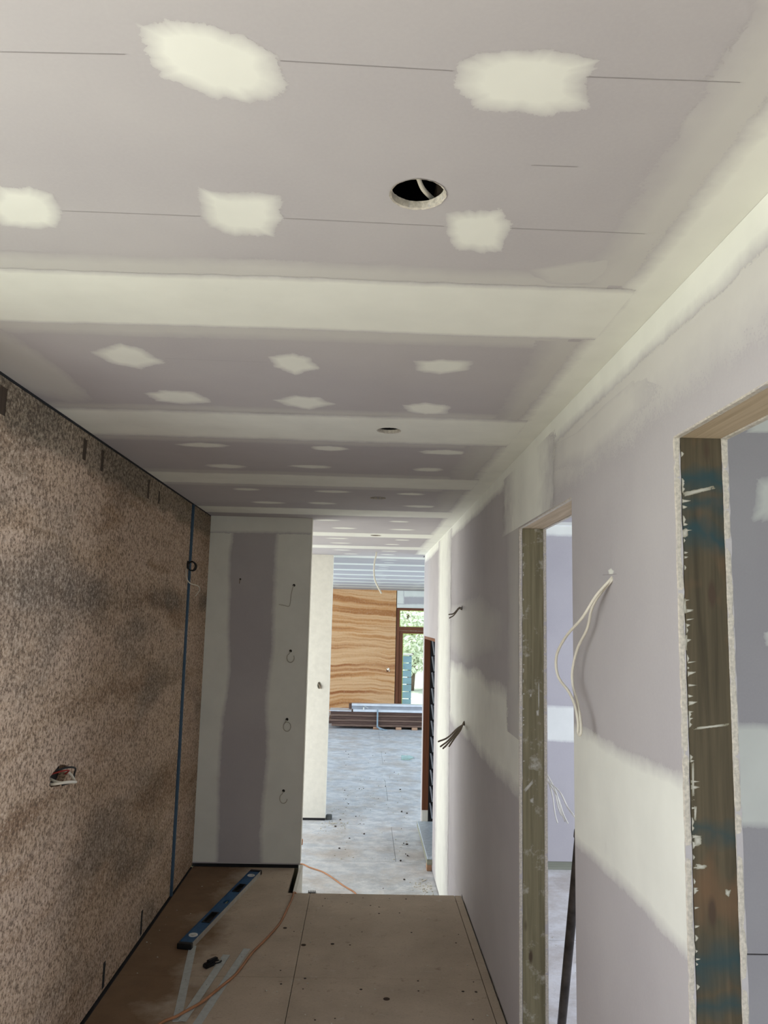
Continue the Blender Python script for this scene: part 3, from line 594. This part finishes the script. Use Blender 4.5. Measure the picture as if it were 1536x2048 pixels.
for px in (((1490,847),(1536,835),(1590,835),(1590,868),(1536,866),(1492,866)), ((1512,955),(1560,950),(1620,952),(1620,1048),(1540,1045),(1504,1042),(1510,1000)), ((1526,1265),(1560,1255),(1600,1265),(1590,1300),(1530,1292))): pxpatch(wn, px, 1, 2.35, -1)
wo = empty('wall_outer', (4.2, 2, 0), 'outer wall of the side rooms with window openings', 'wall', kind='structure')
plate('plasterboard_sheet', rect(-2.6, 0, 5.75, ZC), [rect(2.9, .5, 5.1, 2.2), rect(-.5, .6, 1.1, 2.1)], 0, 4.2, 4.25, M['board'], wo)
cr = empty('ceiling', (2.4, 2, ZC), 'plasterboard ceiling of the side rooms', 'ceiling', kind='structure')
for y0, y1 in ((-2.6, 2.35), (2.444, 4.2), (4.202, 5.66)): bbox('plasterboard_sheet', (XR + .117, y0, ZC - .0002), (4.25, y1, ZC + .0128), M['board'], cr)
band(cr, 2, ZC, -1, 0, XR + .12, 4.2, 5.45, 5.66, soft0=.05, soft1=0); band(cr, 2, ZC, -1, 0, XR + .12, 4.2, 4.1, 4.32, soft=.05)

# ---- louvre window in the right wall beyond the step
w2 = empty('window_2', (XR + .06, 7.76, ZL + .30), 'brown framed louvre window low in the right wall beyond the step', 'window', kind='structure')
bbox('jamb', (XR + .002, WIN[1] - .03, WIN[2] - .08), (XR + .064, WIN[1] - .0005, WIN[3] - .03), M['cedar'], w2); bbox('jamb', (XR + .02, WIN[0] + .0005, WIN[2]), (XR + .085, WIN[0] + .03, WIN[3] - .03), M['cedar'], w2)
bbox('head_rail', (XR + .002, WIN[0] + .0005, WIN[3] - .03), (XR + .15, WIN[1] - .0005, WIN[3] - .0005), M['cedar_y'], w2)
bbox('louvre_channel', (XR + .0645, WIN[1] - .05, WIN[2] - .2), (XR + .148, WIN[1] - .001, WIN[3] - .031), M['dark_frame'], w2); bbox('louvre_channel', (XR + .0865, WIN[0] + .001, WIN[2] - .02), (XR + .148, WIN[0] + .05, WIN[3] - .031), M['dark_frame'], w2)
nb = 11; zs0, zs1 = WIN[2] - .16, WIN[3] - .04; ph = (zs1 - zs0) / nb
for k in range(nb):
    zc = zs0 + (k + .5)*ph; tilt = math.radians(9)
    Mx = Matrix.Translation((XR + .098, 0, zc)) @ Matrix.Rotation(-tilt, 4, 'Y')
    pn = bbox('louvre_pane', (-.003, WIN[0] + .051, -ph*.5), (.003, WIN[1] - .051, ph*.5), M['louvre'], w2, mtx=Mx)
    bbox('pane_clip', (-.007, WIN[1] - .064, -ph*.47), (.002, WIN[1] - .0512, ph*.46), M['louvre_edge'], pn, mtx=Mx @ Matrix.Translation((-.004, 0, 0)))
bbox('white_packer', (XR + .004, WIN[1] - .028, ZL + .10), (XR + .063, WIN[1] - .001, WIN[2] - .081), M['painted'], w2)
bbox('sill_flashing', (XR - .044, WIN[0] - .02, ZL + .095), (XR + .148, WIN[1] - .052, ZL + .115), M['sill'], w2, .002)
tag(bbox('trim_3', (XR - .046, WIN[0] - .03, ZL + .055), (XR - .0005, WIN[1], ZL + .0945), M['plate_pine']), 'grey timber ledge under the metal sill', 'trim', kind='structure')
tag(bbox('timber_block', (XR - .046, WIN[0] - .02, ZL + .0005), (XR - .004, WIN[0] + .07, ZL + .0545), M['block'], bevel=.002), 'short reddish timber block propping the near end of the sill', 'timber block')

# ================================================================== things
FL = .0002
# ---- spirit level lying on its side
a, b = Vector((-.868, 4.262, 0)), Vector((-.664, 5.470, 0)); d = (b - a); L = d.length; ang = math.atan2(-d.x, d.y)
lv = empty('spirit_level', a, 'long blue spirit level lying on the floor by the earth wall', 'spirit level')
LM = Matrix.Translation(a) @ Matrix.Rotation(ang, 4, 'Z')
W, H = .037, .028
hand = [rect(-.023, .30, .023, .455), rect(-.023, .80, .023, .94)]
def lplate(name, outer, holes, v0, v1, mat):
    o = plate(name, outer, holes, 2, v0, v1, mat, lv); o.data.transform(LM); return o
lplate('web', rect(-W + .003, .03, W - .003, L - .03), hand + [circ(0, .125, .024, 28), circ(0, L - .115, .024, 28), rect(-.012, .60, .016, .655)], .009, H - .004, M['blue_paint'])
lplate('web_back', rect(-W + .003, .03, W - .003, L - .03), [], .003, .006, M['black_plastic'])
bbox('rail', (-W, .028, FL), (-W + .0028, L - .028, H), M['blue_paint'], lv, mtx=LM); bbox('rail', (W - .0028, .028, FL), (W, L - .028, H), M['alu'], lv, mtx=LM)
bbox('end_cap', (-W - .001, 0, FL), (W + .001, .0279, H + .001), M['black_plastic'], lv, .003, LM); bbox('end_cap', (-W - .001, L - .0279, FL), (W + .001, L, H + .001), M['black_plastic'], lv, .003, LM)
for h in hand:
    gm = bmesh.new(); y0, y1 = h[0][1], h[2][1]
    for lo, hi in (((-.0228, y0 + .0002, .008), (-.017, y1 - .0002, H - .001)), ((.017, y0 + .0002, .008), (.0228, y1 - .0002, H - .001)), ((-.0169, y0 + .0002, .008), (.0169, y0 + .006, H - .001)), ((-.0169, y1 - .006, .008), (.0169, y1 - .0002, H - .001))): box(gm, lo, hi, LM)
    obj('hand_grip', gm, M['black_plastic'], lv)
for y in (.125, L - .115):
    gm = bmesh.new(); n = 28; P_ = []
    for r, z in ((.0236, .008), (.0236, H), (.016, H), (.014, .012)): P_.append([gm.verts.new(LM @ Vector((r*math.cos(2*math.pi*k/n), y + r*math.sin(2*math.pi*k/n), z))) for k in range(n)])
    for A, B in zip(P_, P_[1:]):
        for k in range(n): gm.faces.new([A[k], A[(k+1) % n], B[(k+1) % n], B[k]])
    rg = obj('vial_ring', gm, M['ring_white'], lv)
    gm = bmesh.new(); cyl(gm, LM @ Vector((0, y, .0165)), LM.to_3x3() @ Vector((1, 0, 0)), .0065, .026, 12); obj('vial', gm, M['vial'], rg)
gm = bmesh.new(); cyl(gm, LM @ Vector((.002, .6275, .0155)), LM.to_3x3() @ Vector((0, 1, 0)), .006, .05, 12); obj('vial', gm, M['vial'], lv)
# ---- metal strips
def strip(p, q, w, label, z=0.0):
    p, q = Vector(p), Vector(q); dd = q - p; Mx = Matrix.Translation(p) @ Matrix.Rotation(math.atan2(-dd.x, dd.y), 4, 'Z'); Ln = dd.length
    s = empty('metal_strip', p, label, 'metal strip', 'flat metal strips on the floor')
    hl = [circ(0, .10, .0035, 10), circ(0, Ln - .10, .0035, 10), circ(0, Ln/2, .0035, 10)]
    o = plate('strip_plate', rect(-w/2, 0, w/2, Ln), hl, 2, FL + z, FL + z + .0016, M['galv'], s); o.data.transform(Mx)
    bm = bmesh.new(); box(bm, (-w/2, 0, FL + z + .0016), (-w/2 + .0015, Ln, FL + z + .0028), Mx); obj('folded_edge', bm, M['galv'], s)
strip((-.735, 3.548, 0), (-.832, 4.310, 0), .036, 'grey metal strip touching the near end of the blue level')
strip((-.712, 3.545, .0035), (-.640, 4.200, .0035), .036, 'middle grey metal strip beside the black clip', 0)
strip((-.668, 3.36, 0), (-.550, 4.285, 0), .036, 'grey metal strip lying under the orange cord, nearest the open floor')
# ---- small black clip
p0 = at(424, 1931, 2, 0); cl = empty('spring_clip', (p0.x, p0.y, 0), 'small black plastic clip on the floor between the metal strips', 'clip')
Cm = Matrix.Translation(p0) @ Matrix.Rotation(math.radians(-38), 4, 'Z')
bm = bmesh.new(); box(bm, (-.016, -.05, FL), (.016, .012, .022), Cm); bmesh.ops.bevel(bm, geom=bm.edges[:], offset=.006, segments=2, affect='EDGES'); obj('jaw', bm, M['black_plastic'], cl)
bm = bmesh.new(); box(bm, (-.011, -.03, .0222), (.013, .03, .032), Cm); bmesh.ops.bevel(bm, geom=bm.edges[:], offset=.004, segments=2, affect='EDGES'); obj('lever', bm, M['black_plastic'], cl)
tube('spring_wire', [Cm @ Vector((.014*math.cos(q), .033 + .022*math.sin(q), .007)) for q in [-1.4 + k*.35 for k in range(17)]], .0035, M['black_plastic'], cl)
bm = bmesh.new(); cyl(bm, Cm @ Vector((0, .052, .007)), (0, 0, 1), .007, .010, 12); obj('pivot_pin', bm, M['alu'], cl)
# ---- orange cord over the raised floor, down the step and across the lower floor
def fp(px, py, z): v = at(px, py, 2, z); v.z = z; return v
CR = .0062
cpts = [Vector((-.93, 3.40, CR)), fp(300, 2060, CR), fp(327, 2043, CR + .002), fp(350, 2034, CR + .0045), fp(372, 2022, CR + .0045), fp(405, 2003, CR + .006), fp(440, 1975, CR + .002), fp(470, 1950, CR), fp(490, 1925, CR + .0035), fp(505, 1905, CR + .003), fp(535, 1875, CR), fp(560, 1846, CR), fp(576, 1815, CR), fp(585, 1795, CR), fp(588, 1785, CR + .002), Vector((-.360, 5.150, -.03)), Vector((-.33, 5.45, -.20)), Vector((-.34, 5.60, -.38)), Vector((-.30, 5.9, ZL + CR)), Vector((.02, 6.25, ZL + CR)), fp(712, 1788, ZL + CR), fp(685, 1770, ZL + CR), fp(650, 1746, ZL + CR), fp(620, 1735, ZL + CR), fp(602, 1728, ZL + CR), Vector((-.62, 7.2, ZL + CR)), Vector((-1.1, 7.3, ZL + CR))]
co = tube('extension_cord', cpts, CR, M['cord_orange'], None, 8, 8); tag(co, 'orange extension cord winding over both floor levels', 'cord')
pg = empty('power_plug', (-.60, 7.68, ZL), 'orange plug on a white lead behind the nib wall corner', 'plug')
q = at(603, 1685, 1, 7.7); bbox('plug_body', (q.x - .03, 7.68, q.z - .02), (q.x + .012, 7.72, q.z + .03), M['cord_orange'], pg, .006, seg=2)
tube('lead', [(q.x - .005, 7.7, q.z + .03), (q.x - .012, 7.7, q.z + .18), (q.x - .03, 7.71, q.z + .5), (q.x - .12, 7.72, q.z + .8), (q.x - .25, 7.72, q.z + .25), (q.x - .28, 7.72, ZL + .004)], .004, M['cable_white'], pg)
# ---- cables from the right wall
def on(px, py, x): return at(px, py, 0, x)
lc = empty('loop_cable', (XR, 2.07, 1.82), 'white cable hanging in a long loop from the right wall between the doorways', 'cable')
tube('strand', [on(1224, 1154, XR + .012), on(1222, 1158, XR - .004), on(1192, 1192, XR - .035), on(1165, 1235, XR - .06), on(1132, 1273, XR - .075), on(1113, 1312, XR - .08), on(1116, 1352, XR - .075), on(1138, 1384, XR - .06), on(1150, 1412, XR - .055), on(1156, 1445, XR - .055), on(1156, 1463, XR - .055), on(1159, 1470, XR - .054), on(1162, 1463, XR - .052), on(1161, 1440, XR - .048), on(1155, 1405, XR - .043), on(1146, 1372, XR - .04), on(1145, 1340, XR - .04), on(1155, 1297, XR - .036), on(1174, 1258, XR - .03), on(1184, 1216, XR - .026), on(1200, 1188, XR - .018), on(1223, 1161, XR - .003), on(1225, 1158, XR + .012)], .0040, M['cable_white'], lc, 8, 8, flat=1.0)
pxpatch(wr, ((1216,1140),(1222,1136),(1228,1142),(1226,1150),(1218,1150)), 0, XR, -1, name='plaster_smear')
ribbon(wr, on(1206, 1150, XR), on(1234, 1148, XR), .0015, 0, XR, -1, 'graphite'); ribbon(wr, on(1223, 1085, XR), on(1222, 1136, XR), .0008, 0, XR, -1, 'graphite')
def bunch(name, root_px, tips, reach, mat, label, r=.0042, group=None):
    h = on(*root_px, XR); e = empty(name, h, label, 'cable')
    for k, (tx, ty) in enumerate(tips):
        tp = on(tx, ty, XR - reach*(1 - .12*k)); s = h + Vector((.012, rnd.uniform(-.006, .006), rnd.uniform(-.012, .012)))
        m1 = s + (tp - s)*.35 + Vector((0, 0, .012)); m2 = s + (tp - s)*.7 + Vector((0, 0, .004*(k - 2)))
        tube('tail', [s, h + Vector((-.004, rnd.uniform(-.004, .004), rnd.uniform(-.01, .01))), m1, m2, tp], r, M[mat], e, 7, 6)
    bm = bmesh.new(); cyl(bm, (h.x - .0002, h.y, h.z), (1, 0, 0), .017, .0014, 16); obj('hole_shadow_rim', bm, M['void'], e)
    return e
bunch('cable_bunch', (929, 1447), ((877,1483),(881,1493),(886,1497),(890,1494),(898,1493)), .22, 'cable_grey', 'bunch of grey brown cable tails at waist height on the right wall', .0048)
bunch('cable_pair', (924, 1216), ((898,1229),(899,1236)), .12, 'cable_grey', 'two short dark cable tails high on the right wall', .0040)
# ---- cables on the first nib wall
def nibcable(z, x, loop, label):
    h = Vector((x, YP, z)); e = empty('cable_tail', h, label, 'cable', 'cable tails down the shaded nib wall')
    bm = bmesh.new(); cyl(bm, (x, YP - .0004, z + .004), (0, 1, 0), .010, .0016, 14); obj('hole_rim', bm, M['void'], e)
    if loop == 'hang': pts = [(x, YP + .01, z), (x - .004, YP - .015, z - .005), (x - .015, YP - .022, z - .06), (x - .02, YP - .02, z - .12), (x - .028, YP - .03, z - .145), (x - .06, YP - .05, z - .14), (x - .095, YP - .06, z - .135)]
    else: pts = [(x, YP + .01, z), (x - .005, YP - .012, z - .004)] + [(x + .004 + .026*math.cos(q), YP - .012 - .002*k, z - .042 + .032*math.sin(q)) for k, q in enumerate([2.0 + j*.6 for j in range(loop)])]
    tube('tail', pts, .0030, M['cable_dull'], e, 7, 5)
nibcable(1.909, -.502, 'hang', 'pale cable tail hanging from the topmost hole in the shaded nib wall')
nibcable(1.448, -.508, 9, 'coiled cable tail at the second hole from the top of the shaded nib wall')
nibcable(.978, -.514, 12, 'tightly coiled cable tail at waist height on the shaded nib wall')
nibcable(.499, -.519, 8, 'coiled cable tail at the lowest hole in the shaded nib wall')
e = empty('cable_end', (-.885, YP, 1.94), 'tiny cable stub poking from the shaded nib wall near the earth wall', 'cable')
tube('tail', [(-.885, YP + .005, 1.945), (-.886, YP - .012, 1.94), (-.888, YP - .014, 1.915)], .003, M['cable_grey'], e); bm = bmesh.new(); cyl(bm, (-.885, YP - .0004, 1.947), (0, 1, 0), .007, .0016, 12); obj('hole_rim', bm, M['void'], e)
# ---- cables in the earth wall
def onl(px, py, x=XL): return at(px, py, 0, x)
e = empty('cable_coil', onl(378, 1133), 'black and white cable coil over the blue joint in the earth wall', 'cable')
h = onl(376, 1131)
tube('black_loop', [h + Vector((-.004, 0, 0))] + [h + Vector((.026 + .024*math.sin(q), .004*k - .03, -.004 + .028*math.cos(q))) for k, q in enumerate([j*.7 for j in range(16)])], .0040, M['cable_black'], e)
tube('white_tail', [h + Vector((-.004, -.01, -.02)), onl(372, 1142, XL + .02), onl(374, 1158, XL + .035), onl(381, 1167, XL + .05), onl(396, 1172, XL + .07), onl(399, 1180, XL + .075), onl(391, 1192, XL + .075)], .0032, M['cable_white'], e)
bm = bmesh.new(); cyl(bm, h + Vector((.003, -.012, .002)), (1, 0, 0), .030, .012, 14, .022); obj('hole_collar', bm, M['cable_black'], e)
e = empty('socket_cables', (XL, 3.056, 1.075), 'white and red cable ends curled in the hole low in the earth wall', 'cable')
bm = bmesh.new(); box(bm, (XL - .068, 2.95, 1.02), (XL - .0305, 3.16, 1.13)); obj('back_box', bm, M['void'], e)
H3 = lambda y, z, x: Vector((XL + (x*2.4 if x > 0 else x), 3.056 + y*1.5, 1.075 + z))
tube('white_core', [H3(-.02, .0, -.03), H3(-.03, -.012, .008), H3(-.005, -.018, .022), H3(.03, -.026, .018), H3(.045, -.005, .008), H3(.038, .02, -.01)], .0052, M['cable_white'], e)
tube('white_core', [H3(-.03, -.02, -.03), H3(-.042, -.014, .004), H3(-.022, -.012, .020), H3(.012, -.022, .024)], .0055, M['cable_white'], e)
tube('black_core', [H3(-.035, .02, -.03), H3(-.01, .035, .012), H3(.035, .022, .016), H3(.052, -.004, .012), H3(.035, -.028, .014), H3(.0, -.03, .006)], .0036, M['cable_black'], e)
M['red'] = simple('red core', (.35, .04, .03), .5)
tube('red_core', [H3(-.02, .01, -.03), H3(.0, .02, .004), H3(.03, .014, .008), H3(.04, -.002, .0)], .003, M['red'], e)
# ---- cables in the cream nib wall, in the far wall, from the ceiling
e = empty('outlet_cables', (-.468, YP2, .955), 'grey cable ends stuffed in the outlet hole of the cream nib wall', 'cable')
for k in range(3): tube('core', [(-.480 + .012*k, YP2 + .02, .985 - .01*k), (-.476 + .012*k, YP2 - .012, .97 - .008*k), (-.462 + .006*k, YP2 - .014, .945 - .01*k), (-.468 + .005*k, YP2 + .01, .925)], .0045, M['cable_grey'], e)
e = empty('outlet_cables', (.612, YF, .54), 'pale cable end in the hole of the banded far wall', 'cable')
tube('core', [(.60, YF + .06, .55), (.605, YF - .02, .56), (.64, YF - .03, .53), (.64, YF - .02, .49)], .010, M['cable_white'], e); tube('core', [(.59, YF + .06, .52), (.585, YF - .02, .53), (.592, YF - .02, .48)], .008, M['cable_black'], e)
yc = 8.3; q = lambda px, py: at(px, py, 1, yc)
tag(tube('ceiling_cable', [Vector((.118, yc, ZC + .03)), Vector((.119, yc, ZC - .005)), q(752, 1112), q(749, 1125), q(748, 1142), q(750, 1160), q(757, 1176), q(763, 1187)], .0085, M['cable_white'], None, 8), 'white cable hanging from the ceiling beyond the step', 'cable')
tag(tube('downlight_cable', [Vector((-.20, .9, ZC + .03)), Vector((-.02, 1.10, ZC + .075)), Vector((.045, 1.19, ZC + .055)), Vector((.070, 1.235, ZC + .032)), Vector((.092, 1.285, ZC + .026)), Vector((.16, 1.40, ZC + .05)), Vector((.3, 1.5, ZC + .06))], .0042, M['cable_white'], None, 8), 'white cable crossing inside the nearest round ceiling hole', 'cable')
for (hx, hy, r), lab in zip(HOLES[1:2], ('cable above the second ceiling hole',)): pass
# ---- side room: leaning bar and cables
b0, b1 = at(1119, 2100, 2, .0), Vector((.80, 2.78, .98))
tp = at(1146, 1815, 1, 3.02); dirv = (tp - b0).normalized(); b0.z = .010; end = b0 + dirv * 1.05
e = empty('steel_bar', b0, 'dark steel bar leaning just inside the second doorway', 'bar')
tube('shaft', [b0 + dirv*.004, b0 + dirv*.35, b0 + dirv*.7, end], .0175, M['steel'], e, 12, 3); 
bm = bmesh.new(); cyl(bm, end + dirv*.012, dirv, .021, .024, 12); obj('collar', bm, M['steel'], e)
hp = at(1086, 1553, 1, 5.66); e = empty('cable_bunch', hp, 'white cable tails sprouting low from the lavender wall of the side room', 'cable')
for tx, ty, r_ in ((1123,1631,.20), (1115,1646,.16), (1130,1643,.28), (1136,1647,.30), (1149,1634,.42), (1146,1628,.40)):
    tip = at(tx, ty, 1, 5.66 - r_); s = hp + Vector((rnd.uniform(-.01, .02), .012, rnd.uniform(-.02, .02)))
    tube('tail', [s, s + Vector((.01, -.03, -.005)), s + (tip - s)*.5 + Vector((.01, 0, .03)), s + (tip - s)*.8 + Vector((0, 0, .005)), tip], .0046, M['cable_white'], e, 7, 6)
# ---- hall: stacked lengths on bearers
def bar(name, lo, hi, mat, label, cat, group, bev=.004): return tag(bbox(name, lo, hi, M[mat], None, bev), label, cat, group)
X0, X1 = -.60, 2.3
for k, x in enumerate((.25, .70, 1.02, 1.9)):
    bar('bearer', (x, 15.98, ZL + .0004), (x + .11, 16.62, ZL + .05), 'block', ['pale timber bearer left of the strap under the stacked lengths', 'pale timber bearer right of the strap under the stacked lengths', 'pale timber bearer under the stack beside the far doorway edge', 'pale timber bearer at the hidden right end of the stack'][k], 'bearer', 'bearers under the stacked lengths')
names = ['lowest', 'second lowest', 'third from the bottom', 'third from the top', 'second highest', 'topmost']
zz = ZL + .0504; hb = .0475
for k in range(6):
    dx = rnd.uniform(-.05, .02) if k else .02
    bar('timber_length', (X0 + dx, 16.0 + rnd.uniform(-.006, .01), zz), (X1, 16.6, zz + hb - .0045), 'dark_board' if k % 2 else 'brown_board', names[k] + ' dark brown timber length of the stack in the hall', 'timber', 'dark stacked lengths'); zz += hb
zt = zz
bar('pale_batten', (X0 - .03, 16.02, zt), (-.19, 16.5, zt + .016), 'pale_sheet', 'short pale batten on the left end of the dark stack', 'batten', None, .002)
ch = empty('metal_channel', (1.0, 16.2, zt), 'lower pale metal channel lying on the dark stack', 'channel', 'pale channels on the stack')
bbox('flange', (-.16, 16.0, zt + .0002), (X1, 16.16, zt + .048), M['pale_sheet'], ch, .002)
c2 = empty('metal_channel', (1.0, 16.2, zt + .05), 'upper grey and white metal channel on top of the stack', 'channel', 'pale channels on the stack')
bbox('web', (-.19, 16.03, zt + .0485), (X1, 16.16, zt + .115), M['grey_sheet'], c2); bbox('flange', (-.19, 16.0, zt + .1152), (X1, 16.18, zt + .155), M['pale_sheet'], c2, .002)
bbox('end_block', (-.245, 16.02, zt + .0485), (-.1905, 16.16, zt + .15), M['dark_board'], c2)
e = empty('strap', (.33, 15.99, ZL), 'blue grey strap tied round the stacked lengths', 'strap')
bbox('band', (.315, 15.978, ZL + .03), (.345, 15.985, zt + .052), M['strap'], e)
bm = bmesh.new(); 
for k in range(5): tube_bm(bm, smooth_path([Vector((.33, 15.97, ZL + .06)), Vector((.36 + .02*k, 15.93, ZL + .035 - .004*k)), Vector((.40 + .03*k, 15.90 - .01*k, ZL + .012))], 4), .010, 6)
obj('loose_ends', bm, M['strap'], e)
bm = bmesh.new(); box(bm, (-.06, -.012, 0), (.06, .012, .004), Matrix.Translation((.09, 15.985, zt + .10)) @ Matrix.Rotation(.5, 4, 'Y')); box(bm, (-.012, -.012, -.05), (.012, .012, 0), Matrix.Translation((.05, 15.985, zt + .09))); tag(obj('tape_scrap', bm, M['painted']), 'torn white tape scrap on the front of the upper channel', 'tape')
# ---- small things on the lower floor
q = at(657, 1640, 2, ZL); e = empty('grey_block', (q.x, q.y, ZL), 'small dark grey block at the foot of the cream nib wall', 'block')
bm = bmesh.new(); box(bm, (q.x - .03, q.y, ZL + .0003), (q.x + .035, q.y + .08, ZL + .045)); bmesh.ops.bevel(bm, geom=bm.edges[:], offset=.006, segments=2, affect='EDGES'); obj('block_body', bm, simple('grey concrete', (.12, .13, .13), .8), e)
q = at(814, 1520, 2, ZL); e = empty('plastic_bottle', (q.x, q.y, ZL), 'clear crushed plastic bottle lying on the hall floor', 'bottle')
def lathe(prof, Mx, n=16):
    bm = bmesh.new(); R_ = [[bm.verts.new(Mx @ Vector((r*math.cos(2*math.pi*k/n), r*math.sin(2*math.pi*k/n), z))) for k in range(n)] for r, z in prof]
    for A, B in zip(R_, R_[1:]):
        for k in range(n): bm.faces.new([A[k], A[(k+1) % n], B[(k+1) % n], B[k]])
    bm.faces.new(R_[0][::-1]); bm.faces.new(R_[-1]); return bm
Mx = Matrix.Translation((q.x - .08, q.y, ZL + .037)) @ Matrix.Rotation(math.radians(70), 4, 'Z') @ Matrix.Rotation(math.radians(90), 4, 'X')
Mx = Matrix.Translation((q.x - .09, q.y, ZL + .0365)) @ Matrix.Rotation(math.radians(90), 4, 'Y')
obj('bottle_body', lathe([(.028, 0), (.036, .006), (.036, .05), (.031, .07), (.036, .09), (.035, .13), (.02, .165), (.014, .175), (.014, .195)], Mx), M['bottle'], e, True); obj('bottle_cap', lathe([(.016, .196), (.016, .212)], Mx), M['pale_sheet'], e)
q = at(624, 1786, 2, ZL); e = empty('comb_spacer', (q.x, q.y, ZL), 'tiny black toothed strip on the lower floor behind the step edge', 'spacer')
bm = bmesh.new(); box(bm, (q.x - .03, q.y - .03, ZL + .0003), (q.x + .03, q.y - .015, ZL + .012)); obj('spine', bm, M['black_plastic'], e)
for k in range(5): bbox('tooth', (q.x - .03 + .0125*k, q.y - .0149, ZL + .0003), (q.x - .024 + .0125*k, q.y + .03, ZL + .010), M['black_plastic'], e)
def crumbs(name, n, region, z, smin, smax, mat, label):
    bm = bmesh.new()
    for _ in range(n):
        x, y = region(); s = rnd.uniform(smin, smax); Mq = Matrix.Translation((x, y, z + s*.25)) @ Matrix.Rotation(rnd.uniform(0, 6.28), 4, 'Z') @ Matrix.Diagonal((s, s*rnd.uniform(.4, 1), s*.5, 1))
        bmesh.ops.create_icosphere(bm, subdivisions=1, radius=.5, matrix=Mq)
    return tag(obj(name, bm, M[mat]), label, 'debris', None, 'stuff')
def r_up():
    while True:
        x, y = rnd.uniform(-1.08, .58), rnd.uniform(3.4, 5.55)
        if (x < -.45 or y < 5.05) and abs((x + .868) - (y - 4.262)*.169) > .07 and not (-.86 < x < -.5 and y < 4.34): return x, y
crumbs('plaster_crumbs', 70, r_up, 0, .004, .013, 'chip', 'pale plaster crumbs scattered over the raised floor')
def r_low():
    if rnd.random() < .45: return XR - abs(rnd.gauss(0, .07)) - .04, rnd.uniform(5.8, 6.95)
    if rnd.random() < .35: return rnd.uniform(-.4, -.1), rnd.gauss(8.72, .05) if rnd.random() < .5 else rnd.uniform(8.3, 8.75)
    return rnd.uniform(-.30, .58), rnd.uniform(7.45, 11.5)
crumbs('plaster_crumbs', 420, r_low, ZL, .004, .020, 'chip', 'pale plaster crumbs scattered over the lower floor')
crumbs('dark_crumbs', 45, lambda: (rnd.uniform(-.3, .58), rnd.uniform(6.3, 13.5)), ZL, .008, .03, 'dark_spot', 'dark scraps scattered over the lower floor')
crumbs('room_crumbs', 40, lambda: (rnd.uniform(.85, 1.6), rnd.uniform(3.0, 5.5)), 0, .006, .025, 'chip', 'pale scraps on the floor of the side room')

# ================================================================== outside
tag(bbox('ground', (-30, -20, -.75), (30, 60, -.60), M['ground']), 'pale ground outside the building', 'ground', kind='structure')
def tree(x, y, h, r, n, label, seed):
    rg = random.Random(seed); e = empty('garden_tree', (x, y, -.6), label, 'tree', 'trees outside the far doors')
    bm = bmesh.new(); tube_bm(bm, smooth_path([Vector((x, y, -.6)), Vector((x + .1, y, h*.3)), Vector((x - .1, y + .1, h*.6)), Vector((x, y, h))], 4), .14, 8, .04); obj('trunk', bm, M['bark'], e, True)
    V = []; Fc = []
    for _ in range(n):
        while True:
            p = Vector((rg.uniform(-1, 1), rg.uniform(-1, 1), rg.uniform(-1, 1)))
            if .35 < p.length < 1: break
        c_ = Vector((x, y, h*.52)) + Vector((p.x*r, p.y*r, p.z*h*.55)); s = rg.uniform(.05, .13); u = Vector((rg.gauss(0, 1), rg.gauss(0, 1), rg.gauss(0, 1))).normalized(); w = u.orthogonal().normalized()
        k = len(V); V += [c_ - u*s, c_ + w*s*.45, c_ + u*s, c_ - w*s*.45]; Fc.append((k, k+1, k+2, k+3))
    me = bpy.data.meshes.new('foliage'); me.from_pydata(V, [], Fc); me.materials.append(M['leaf']); o = bpy.data.objects.new('foliage', me); link(o, e); o.matrix_parent_inverse = Matrix.Translation(e.location).inverted(); tag(o, kind='stuff')
tree(1.6, 26.5, 3.0, 1.3, 4200, 'pale leafy tree straight behind the far glazed doors', 1); tree(4.2, 28.5, 3.6, 1.9, 5000, 'leafy tree farther right outside the far doors', 2)
sc = empty('slatted_screen', (1.25, 21.6, -.6), 'low blue grey slatted screen outside the far doors', 'screen')
for k in range(7): bbox('slat', (.75, 21.6, -.58 + .19*k), (1.34, 21.63, -.41 + .19*k), M['tank'], sc, .004)
for x in (.78, 1.28): bbox('post', (x, 21.635, -.6), (x + .05, 21.69, .78), M['tank'], sc)
bbox('cap_rail', (.72, 21.59, .755), (1.37, 21.70, .80), M['pale_sheet'], sc)
